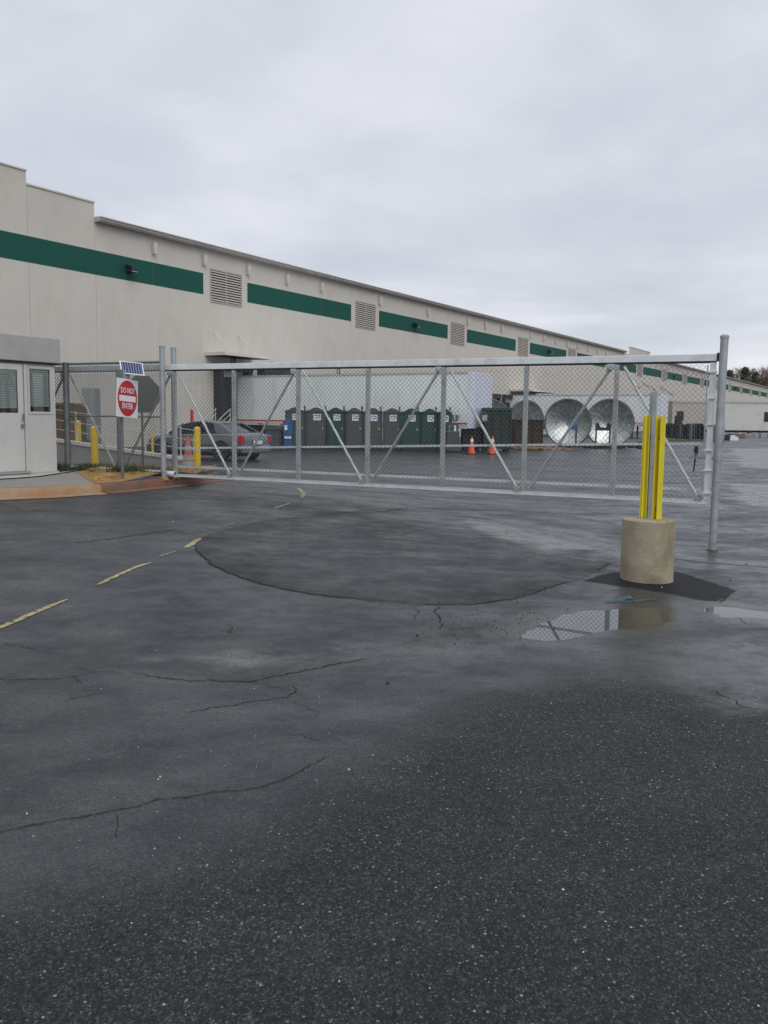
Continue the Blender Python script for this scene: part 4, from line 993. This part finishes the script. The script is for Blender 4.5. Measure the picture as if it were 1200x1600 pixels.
# ------------------------------------------------------------------ bins, blue unit, wash station, dumpsters
bx_ = at(427, 697, 46); 
bn_ = empty('trash_bin', (bx_.x, 46.3, -.15), R(-10), 'grey lidded rubbish bin with a blue oval mark, between the car and the blue unit', 'bin')
MB().prism([(-.36, -.36), (.36, -.36), (.36, .36), (-.36, .36)], .05, 1.0).build('bin_body', m_bin, bn_, bevel=.04)
MB().prism([(-.40, -.0), (.40, 0), (.36, .14), (.2, .22), (-.2, .22), (-.36, .14)], -.40, .40, lambda a, b_, h_: Vector((a, h_, 1.0+b_))).build('bin_lid', m_bin, bn_)
MB().prism([(.16*math.cos(t_*.5236), .10*math.sin(t_*.5236)) for t_ in range(12)], -.366, -.361, lambda a, b_, h_: Vector((a-.1, h_, .8+b_))).build('blue_mark', m_blue, bn_)
for sx_ in (-.3, .3): MB().lathe([(.1, -.03), (.1, .03)], 12, Matrix.Rotation(R(90), 3, 'Y'), (sx_, .3, .1), closed=True).build('wheel', m_black, bn_)
bu = at(450, 697, 46.5)
ub_ = empty('blue_dispenser', (bu.x, 46.6, -.15), 0, 'tall blue unit with white panels standing left of the portable toilets', 'dispenser')
MB().prism([(-.24, .05), (.24, .05), (.20, .7), (-.20, .7)], -.2, .2, lambda a, b_, h_: Vector((a, h_, b_))).build('lower_tank', m_blue, ub_, bevel=.02)
MB().box((-.25, -.22, .7), (.25, .22, 1.5)).build('cabinet', m_blue, ub_, bevel=.02)
MB().box((-.17, -.235, 1.0), (-.02, -.222, 1.25)).build('white_panel', m_label, ub_); MB().box((-.19, -.235, .56), (.19, -.222, .68)).build('white_panel', m_label, ub_)
MB().lathe([(.05, 0), (.05, .05)], 10, None, (.1, -.1, 0), closed=True).build('foot', m_black, ub_)
wsx = at(707, 702, 45.5)
ws = empty('hand_wash_station', (wsx.x, 45.5, -.15), 0, 'grey hand wash stand with taps on top, right of the last toilet', 'wash stand')
MB().prism([(-.34, .03), (.34, .03), (.31, 1.0), (-.31, 1.0)], -.3, .3, lambda a, b_, h_: Vector((a, h_, b_))).build('tank', m_bin, ws, bevel=.03)
MB().box((-.34, -.32, 1.0), (.34, .32, 1.06)).build('basin_top', m_galvd, ws)
for sx_ in (-.18, .1): MB().box((sx_-.05, -.05, 1.06), (sx_+.06, .08, 1.34)).build('soap_dispenser', m_label if sx_ > 0 else m_galvd, ws, bevel=.02)
MB().box((-.3, .12, 1.06), (.3, .16, 1.45)).build('splash_back', m_bin, ws)

def dumpster(x0, x1, ytop, Y, depth, m, label, lids=True, ml=None):
    a = at(x0, ytop, Y); c = at(x1, ytop, Y); L = c.x-a.x; H = a.z+.15
    r = empty('dumpster', (a.x, Y, -.15), 0, label, 'dumpster', 'dumpsters in front of the dock')
    t_ = .05
    MB().box((0, 0, .15), (L, t_, H-.1)).box((0, depth-t_, .15), (L, depth, H-.1)).box((0, t_, .15), (t_, depth-t_, H-.1)).box((L-t_, t_, .15), (L, depth-t_, H-.1)).box((t_, t_, .15), (L-t_, depth-t_, .2)).build('shell', m, r)
    n = max(3, int(L/.45))
    for i in range(n+1):
        x_ = i*(L-.08)/n; MB().box((x_, -.07, .15), (x_+.08, -.001, H-.1)).build('side_rib', m, r)
    MB().box((-.04, -.08, H-.1), (L+.04, .06, H)).box((-.04, depth-.06, H-.1), (L+.04, depth+.04, H)).build('top_rim', ml or m, r)
    if lids:
        for i in range(2): MB().box((i*L/2+.02, -.05, H+.002), ((i+1)*L/2-.02, depth, H+.04)).build('lid', ml or m_blackmetal, r, bevel=.01)
    for x_ in (.15, L-.15): MB().box((x_-.08, .1, 0), (x_+.08, depth-.1, .15)).build('skid', m_blackmetal, r)
    return r
dumpster(757, 800, 638, 46.6, 1.8, m_dgreen, 'tall dark green dumpster behind the right hand cone', True, mat('lid_green', (.012, .06, .04), .6))
dumpster(805, 849, 655, 51.5, 1.7, m_dbrown, 'open dark brown steel dumpster between the green one and the first full dish', False)
dumpster(724, 752, 668, 47.2, 1.5, m_black, 'low black container behind the left hand cone, under the trailer nose', True)
dumpster(60, 114, 629, 34.5, 1.6, m_tan, 'tan brown container seen behind the rails next to the booth', False)
cb = at(752, 643, 45.6); c3 = at(763, 643, 45.6)
eb = empty('control_box', (cb.x, 45.6, -.15), 0, 'small dark control box on a stand in front of the green dumpster', 'control box')
MB().box((0, 0, 1.45), (c3.x-cb.x, .25, 2.02)).build('box_body', m_blackmetal, eb, bevel=.02)
MB().box((.05, -.006, 1.6), (c3.x-cb.x-.05, -.001, 1.9)).build('display_window', m_glassl, eb); MB().tube([(.18, .12, 0), (.18, .12, 1.45)], .04, 8).build('stand', m_blackmetal, eb)
def cabinet(x0, x1, yt, yb, Y, m, label):
    a = at(x0, yt, Y); c = at(x1, yt, Y); z0 = at(x0, yb, Y).z; L = c.x-a.x
    r = empty('utility_cabinet', (a.x, Y, z0), 0, label, 'cabinet'); H = a.z-z0
    MB().box((0, 0, .05), (L, .7, H)).build('cabinet_body', m, r, bevel=.02)
    for i in range(2): MB().box((.03+i*(L-.03)/2, -.02, .12), ((i+1)*(L-.03)/2, -.001, H-.08)).build('cabinet_door', m, r)
    MB().box((0, .05, -.3), (L, .65, .05)).build('plinth', m_rwall, r)
    return r
cabinet(127, 148, 606, 690, 36, m_cab, 'pale grey utility cabinet behind the fence left of the oval sign')
cabinet(1119, 1133, 663, 688, 76, m_cab, 'grey cabinet at the foot of the office trailer right of the gate post')

# ------------------------------------------------------------------ galvanised dishes
def dish(px, py, rpx, Y, yaw, tilt, label, hub=True):
    Rr = rpx*Y/FPX; p = at(px, py, Y)
    r = empty('steel_dish', (p.x, Y, -.15), R(yaw), label, 'steel dish', 'large round galvanised dishes')
    pr = [(Rr*.16, .72), (Rr*.30, .60), (Rr*.55, .37), (Rr*.80, .15), (Rr*.95, .035), (Rr, 0), (Rr, -.14)]
    ax = Matrix.Rotation(R(90-tilt), 3, 'X')        # z axis -> +-y
    ax = Matrix(((1, 0, 0), (0, 0, 1), (0, -1, 0))) @ Matrix.Rotation(R(tilt), 3, 'X')
    oz = Rr
    b_ = MB().lathe(pr, 40, ax, (0, 0, oz)).build('dish_shell', m_dish, r, smooth=True)
    so_ = b_.modifiers.new('t', 'SOLIDIFY'); so_.thickness = .03
    MB().lathe([(Rr+.0, -.16), (Rr+.07, -.16), (Rr+.07, -.12), (Rr, -.12)], 40, ax, (0, 0, oz)).build('rim_flange', m_galvd, r)
    s_ = MB()
    for j in range(16):
        a = 2*math.pi*j/16; q_ = [Vector((0, 0, oz))+ax@Vector((rr_*math.cos(a)*.985, rr_*math.sin(a)*.985, h_-.02)) for rr_, h_ in pr[:-1]]
        s_.tube(q_, .018, 4)
    s_.build('gore_seam', m_galvd, r)
    if hub: MB().lathe([(.001, .70), (Rr*.17, .70), (Rr*.17, .76)], 20, ax, (0, 0, oz)).build('hub_plate', m_galv, r)
    MB().box((-.5, .1, .0), (-.35, .6, .12)).box((.35, .1, .0), (.5, .6, .12)).build('chock', m_wood, r)
    return r
dish(888, 663, 36, 58, -28, 4, 'big round galvanised dish standing on edge, left one of the two seen whole')
dish(953, 663, 36.5, 57.4, -24, 2, 'big round galvanised dish with a dark frame inside, right one of the two seen whole')
dish(819, 664, 33.5, 61, 25, 3, 'galvanised dish whose rounded top shows above the brown dumpster', False)
dish(765, 664, 33.5, 62, 12, 3, 'galvanised dish mostly hidden behind the green dumpster and trailer nose', False)
fr_ = at(938, 690, 56.5)
ff = empty('steel_stand', (fr_.x, 55.9, -.15), R(-15), 'dark rusty steel stand with a notched top in front of the right dish', 'stand')
for sx_ in (-.42, .42): MB().box((sx_-.05, 0, 0), (sx_+.05, .1, 1.45)).build('leg', m_dbrown, ff)
MB().prism([(-.47, 1.05), (.47, 1.05), (.47, 1.5), (.28, 1.5), (.16, 1.25), (-.16, 1.25), (-.28, 1.5), (-.47, 1.5)], .0, .08, lambda a, b_, h_: Vector((a, h_-.09, b_))).build('notched_plate', m_dbrown, ff)
bs = at(897, 667, 56.2)
fb = empty('blue_box_stand', (bs.x, 56.0, -.15), 0, 'small blue box on a thin black stand in front of the left dish', 'stand')
MB().box((-.18, -.12, bs.z+.15-.18), (.18, .12, bs.z+.15+.18)).build('blue_box', m_blue, fb, bevel=.03); MB().tube([(.1, 0, .0), (.1, 0, bs.z+.15-.18)], .05, 8).build('pole', m_black, fb)
MB().box((-.3, -.25, 0), (.4, .25, .06)).build('foot', m_black, fb)

# ------------------------------------------------------------------ racks, pallets and debris
a = at(1041, 661, 78); c = at(1104, 661, 78); L = c.x-a.x
rk = empty('rack_stack', (a.x, 78, -.15), 0, 'tall stack of dark metal racks standing on end behind the gate end', 'racks')
rr_ = random.Random(5); H = a.z+.15
for i in range(34):
    x_ = i*L/34; MB().box((x_, rr_.uniform(0, .3), 0.12), (x_+.06, rr_.uniform(.9, 1.4), H-rr_.uniform(0, .18))).build('rack', rr_.choice((m_black, m_blackmetal, m_galvd, m_black, m_bin)), rk)
MB().box((0, .4, .5), (L, 1.2, H-.3)).build('rack_core', m_black, rk); MB().box((0, .1, 0), (L, 1.3, .12)).build('rack_base', m_wood, rk)
ca = at(1061, 651, 79); cc_ = empty('black_chair_crate', (ca.x, 79.6, -.15), 0, 'dark rounded crate rising above the stack of racks', 'crate'); MB().prism([(0, 0), (.5, 0), (.5, 1.9), (.42, 2.05), (.2, 2.15), (0, 2.1)], 0, .6, lambda a_, b_, h_: Vector((a_, h_, b_))).build('crate_body', m_black, cc_, bevel=.03); MB().box((.04, -.02, .2), (.46, -.001, 1.8)).build('crate_panel', m_blackmetal, cc_)
def pallets(px, yb, Y, n, w_, m, label, rz=0):
    p = at(px, yb, Y); r = empty('pallet_stack', (p.x, Y, -.15), R(rz), label, 'pallet stack')
    mbs = None
    for k_ in range(n):
        z = k_*.15
        for y_ in (0, .45, .9): MB().box((0, y_, z), (w_, y_+.08, z+.09)).build('bearer', m, r)
        for i in range(int(w_/.18)): MB().box((i*.18, -.02, z+.092), (i*.18+.11, 1.0, z+.118)).build('plank', m, r)
    return r
pallets(1005, 695, 60, 2, 1.6, m_wood, 'low stack of worn wooden pallets right of the dishes', 6)
pallets(1022, 692, 66, 3, 1.5, m_wood, 'stack of three pallets left of the dark racks', -4)
pallets(1145, 686, 90, 3, 1.4, m_wood, 'small stack of pallets right of the gate post under the office trailer', 5)
pallets(1164, 685, 95, 2, 1.2, m_cab, 'low grey pallets under the white office trailer', 0)
mb = MB()
for _ in range(60):
    p = at(rnd.uniform(1124, 1200), 684, rnd.uniform(96, 108)); s_ = rnd.uniform(.1, .5); mb.box((p.x, p.y, -.15), (p.x+s_*1.5, p.y+s_, -.15+s_*.8), Matrix.Rotation(rnd.uniform(0, 3), 3, 'Z'), (p.x, p.y, 0))
tag(mb.build('yard_debris', m_cab), kind='stuff')
mb = MB()
for _ in range(130):
    Y = rnd.uniform(53, 60); p = at(rnd.uniform(850, 1040), 690, Y); s_ = rnd.uniform(.08, .3); mb.box((p.x, p.y, -.15), (p.x+s_*rnd.uniform(1, 5), p.y+s_*.5, -.15+s_*.5), Matrix.Rotation(rnd.uniform(0, 3), 3, 'Z'), (p.x, p.y, 0))
tag(mb.build('yard_debris', m_dbrown), kind='stuff')
mb = MB()
for _ in range(900):
    Y = rnd.uniform(49.5, 53); p = at(rnd.gauss(835, 26), 690, Y); s_ = .07; an = rnd.uniform(0, 6.3); e = Vector((math.cos(an), math.sin(an), .4))*s_; g_ = Vector((-math.sin(an), math.cos(an), .3))*s_; q_ = Vector((p.x, Y, -.14+rnd.uniform(0, .10))); mb.quad(q_, q_+e, q_+e+g_, q_+g_)
tag(mb.build('fallen_leaves', mat('dry_leaves', (.36, .20, .09), .9, var=.4, scale=2), fix=False), kind='stuff')
tp = at(1132, 684, 80); mb = MB()
wt = empty('tarp_bundle', (tp.x, 80, -.15), 0, 'crumpled white tarp over dark scrap beside the grey cabinet', 'tarp')
MB().prism([(.5, 0), (1.2, 0), (1.3, .25), (.8, .5), (.55, .4)], 0, .6, lambda a_, b_, h_: Vector((a_, h_, b_*(1-.2*h_)))).build('tarp', m_label, wt); MB().box((-.9, .1, 0), (.5, .8, .5)).build('scrap', m_black, wt)
# cardboard scrap
cd = G(334, 747, .02); cdm = MB(); cdm.grid([[(-.24, -.1, .02), (0, -.13, .05), (.25, -.05, .02)], [(-.12, .1, .06), (.05, .09, .035), (.3, .06, .05)]])
co_ = cdm.build('cardboard_scrap', m_card); co_.location = (cd.x, cd.y, h0(cd.x, cd.y)+.02); so_ = co_.modifiers.new('t', 'SOLIDIFY'); so_.thickness = .006; tag(co_, 'torn flat piece of brown cardboard lying at the end of the curb', 'cardboard')

# ------------------------------------------------------------------ car (front = local +x)
car = empty('parked_car', (-7.08, 35.58, -.15), math.radians(149.75), 'silver grey sedan seen from behind its rear corner, parked beyond the gate', 'car')
def loft_body(st_):
    mb_ = MB(); rows = []
    for x_, w_, zs in st_:          # zs: bottom, sill, belt, top ; w half width
        b0, b1, b2, b3, tw = zs
        half = [(0, b0), (w_*.80, b0), (w_*.97, b1), (w_, (b1+b2)/2), (w_*.965, b2), (tw, b3), (tw*.5, b3+.015), (0, b3+.02)]
        rows.append([(x_, y_, z_) for y_, z_ in half]+[(x_, -y_, z_) for y_, z_ in reversed(half[:-1])])
    mb_.grid(rows)
    k_ = len(rows[0]); n0 = 0; mb_.f.append(tuple(range(k_))); mb_.f.append(tuple(range((len(rows)-1)*k_, len(rows)*k_))); return mb_
st_ = [(-2.52, .80, (.34, .42, .80, .86, .70)), (-2.48, .88, (.28, .38, .93, 1.02, .76)), (-2.2, .93, (.24, .34, .98, 1.07, .80)), (-1.5, .95, (.22, .30, .98, 1.06, .80)), (-.4, .955, (.20, .28, .96, 1.0, .82)), (.7, .955, (.20, .28, .94, .98, .82)), (1.3, .945, (.22, .30, .90, .97, .78)), (2.0, .92, (.24, .32, .84, .90, .70)), (2.4, .86, (.26, .36, .74, .80, .60)), (2.5, .78, (.34, .42, .66, .70, .50))]
cb_ = loft_body(st_).build('body', m_carp, car, smooth=True); sb = cb_.modifiers.new('s', 'SUBSURF'); sb.levels = 2; sb.render_levels = 2
gh = [(-1.95, .70, 1.05), (-1.25, .66, 1.42), (-.5, .63, 1.49), (.2, .63, 1.47), (.62, .66, 1.36), (1.25, .74, .98)]
rows = []
for x_, w_, z_ in gh: rows.append([(x_, .80, .97), (x_, w_+.04, (z_+.97)/2+.02), (x_, w_, z_-.03), (x_, w_*.8, z_), (x_, 0, z_+.012), (x_, -w_*.8, z_), (x_, -w_, z_-.03), (x_, -w_-.04, (z_+.97)/2+.02), (x_, -.80, .97)])
ch = MB().grid(rows).build('cabin_glass', m_glass, car, smooth=True)
ro = MB().grid([[(x_, w_*f_, z_+.018-.03*(abs(f_) > .9)) for f_ in (1.02, .8, 0, -.8, -1.02)] for x_, w_, z_ in ((-1.28, .66, 1.42), (-.5, .63, 1.49), (.2, .63, 1.47), (.62, .66, 1.37))]).build('roof', m_carp, car, smooth=True); so_ = ro.modifiers.new('t', 'SOLIDIFY'); so_.thickness = .04
for sy in (-1, 1):
    q1 = MB()
    q1.quad((-2.0, sy*.80, 1.03), (-1.22, sy*.695, 1.42), (-.90, sy*.695, 1.45), (-1.15, sy*.775, 1.05)); q1.quad((-1.22, sy*.685, 1.42), (-2.0, sy*.79, 1.03), (-2.02, sy*.70, 1.06), (-1.26, sy*.60, 1.45))
    o_ = q1.build('rear_pillar', m_carp, car, fix=False); so_ = o_.modifiers.new('t', 'SOLIDIFY'); so_.thickness = .03
    MB().bar((1.28, sy*.79, 1.0), (.6, sy*.68, 1.38), .05).build('front_pillar', m_carp, car); MB().bar((-.1, sy*.80, .98), (-.12, sy*.66, 1.46), .05).build('door_pillar', m_blackmetal, car)
    MB().bar((-1.9, sy*.925, .985), (1.2, sy*.92, .95), .012, .025).build('belt_trim', m_chrome, car)
    MB().bar((-1.1, sy*.962, .60), (1.1, sy*.962, .58), .012, .04).build('side_moulding', m_carp, car)
    MB().box((.55, sy*1.0-.08, .98), (.78, sy*1.0+.08, 1.12)).build('mirror', m_carp, car, bevel=.03)
    MB().prism([(-2.53, .68), (-2.40, .66), (-2.30, .72), (-2.36, .97), (-2.48, .99), (-2.53, .92)], sy*.74, sy*.91, lambda a_, b_, h_: Vector((a_, h_, b_))).build('tail_light', m_tail, car, bevel=.015)
    MB().box((2.30, sy*.55-.14, .62), (2.50, sy*.55+.14, .76)).build('headlight', m_glassl, car, bevel=.02)
    for xx in (-1.52, 1.52):
        rx = Matrix.Rotation(R(90), 3, 'X')
        MB().lathe([(.40, -.06), (.40, .06)], 24, rx, (xx, sy*.915, .38), closed=True).build('wheel_arch', m_dark, car)
        wl = MB().lathe([(.22, -.11), (.32, -.115), (.345, -.08), (.345, .08), (.32, .115), (.22, .11)], 24, rx, (xx, sy*.90, .335)).build('wheel', m_black, car, smooth=True)
        MB().lathe([(.001, -.02), (.22, -.04), (.225, 0), (.22, .04), (.001, .02)], 24, rx, (xx, sy*.93, .335)).build('rim', m_dark, wl)
        sp_ = MB()
        for j in range(7):
            a_ = j*2*math.pi/7; sp_.bar((xx, sy*.985, .335), (xx+.22*math.cos(a_), sy*.99, .335+.22*math.sin(a_)), .05, .03)
        sp_.build('spokes', m_chrome, wl)
MB().box((-2.56, -.85, .30), (-2.40, .85, .60)).build('rear_bumper', m_carp, car, bevel=.05, seg=3)
MB().box((2.40, -.82, .26), (2.54, .82, .52)).build('front_bumper', m_carp, car, bevel=.05, seg=3)
pl2 = MB().box((-2.575, -.26, .64), (-2.54, .26, .78)).build('licence_plate', m_label, car)
MB().box((-2.565, -.34, .82), (-2.50, .34, .86)).build('boot_trim', m_chrome, car, bevel=.005)
MB().box((-2.0, -.6, .16), (2.0, .6, .3)).build('underside', m_black, car)
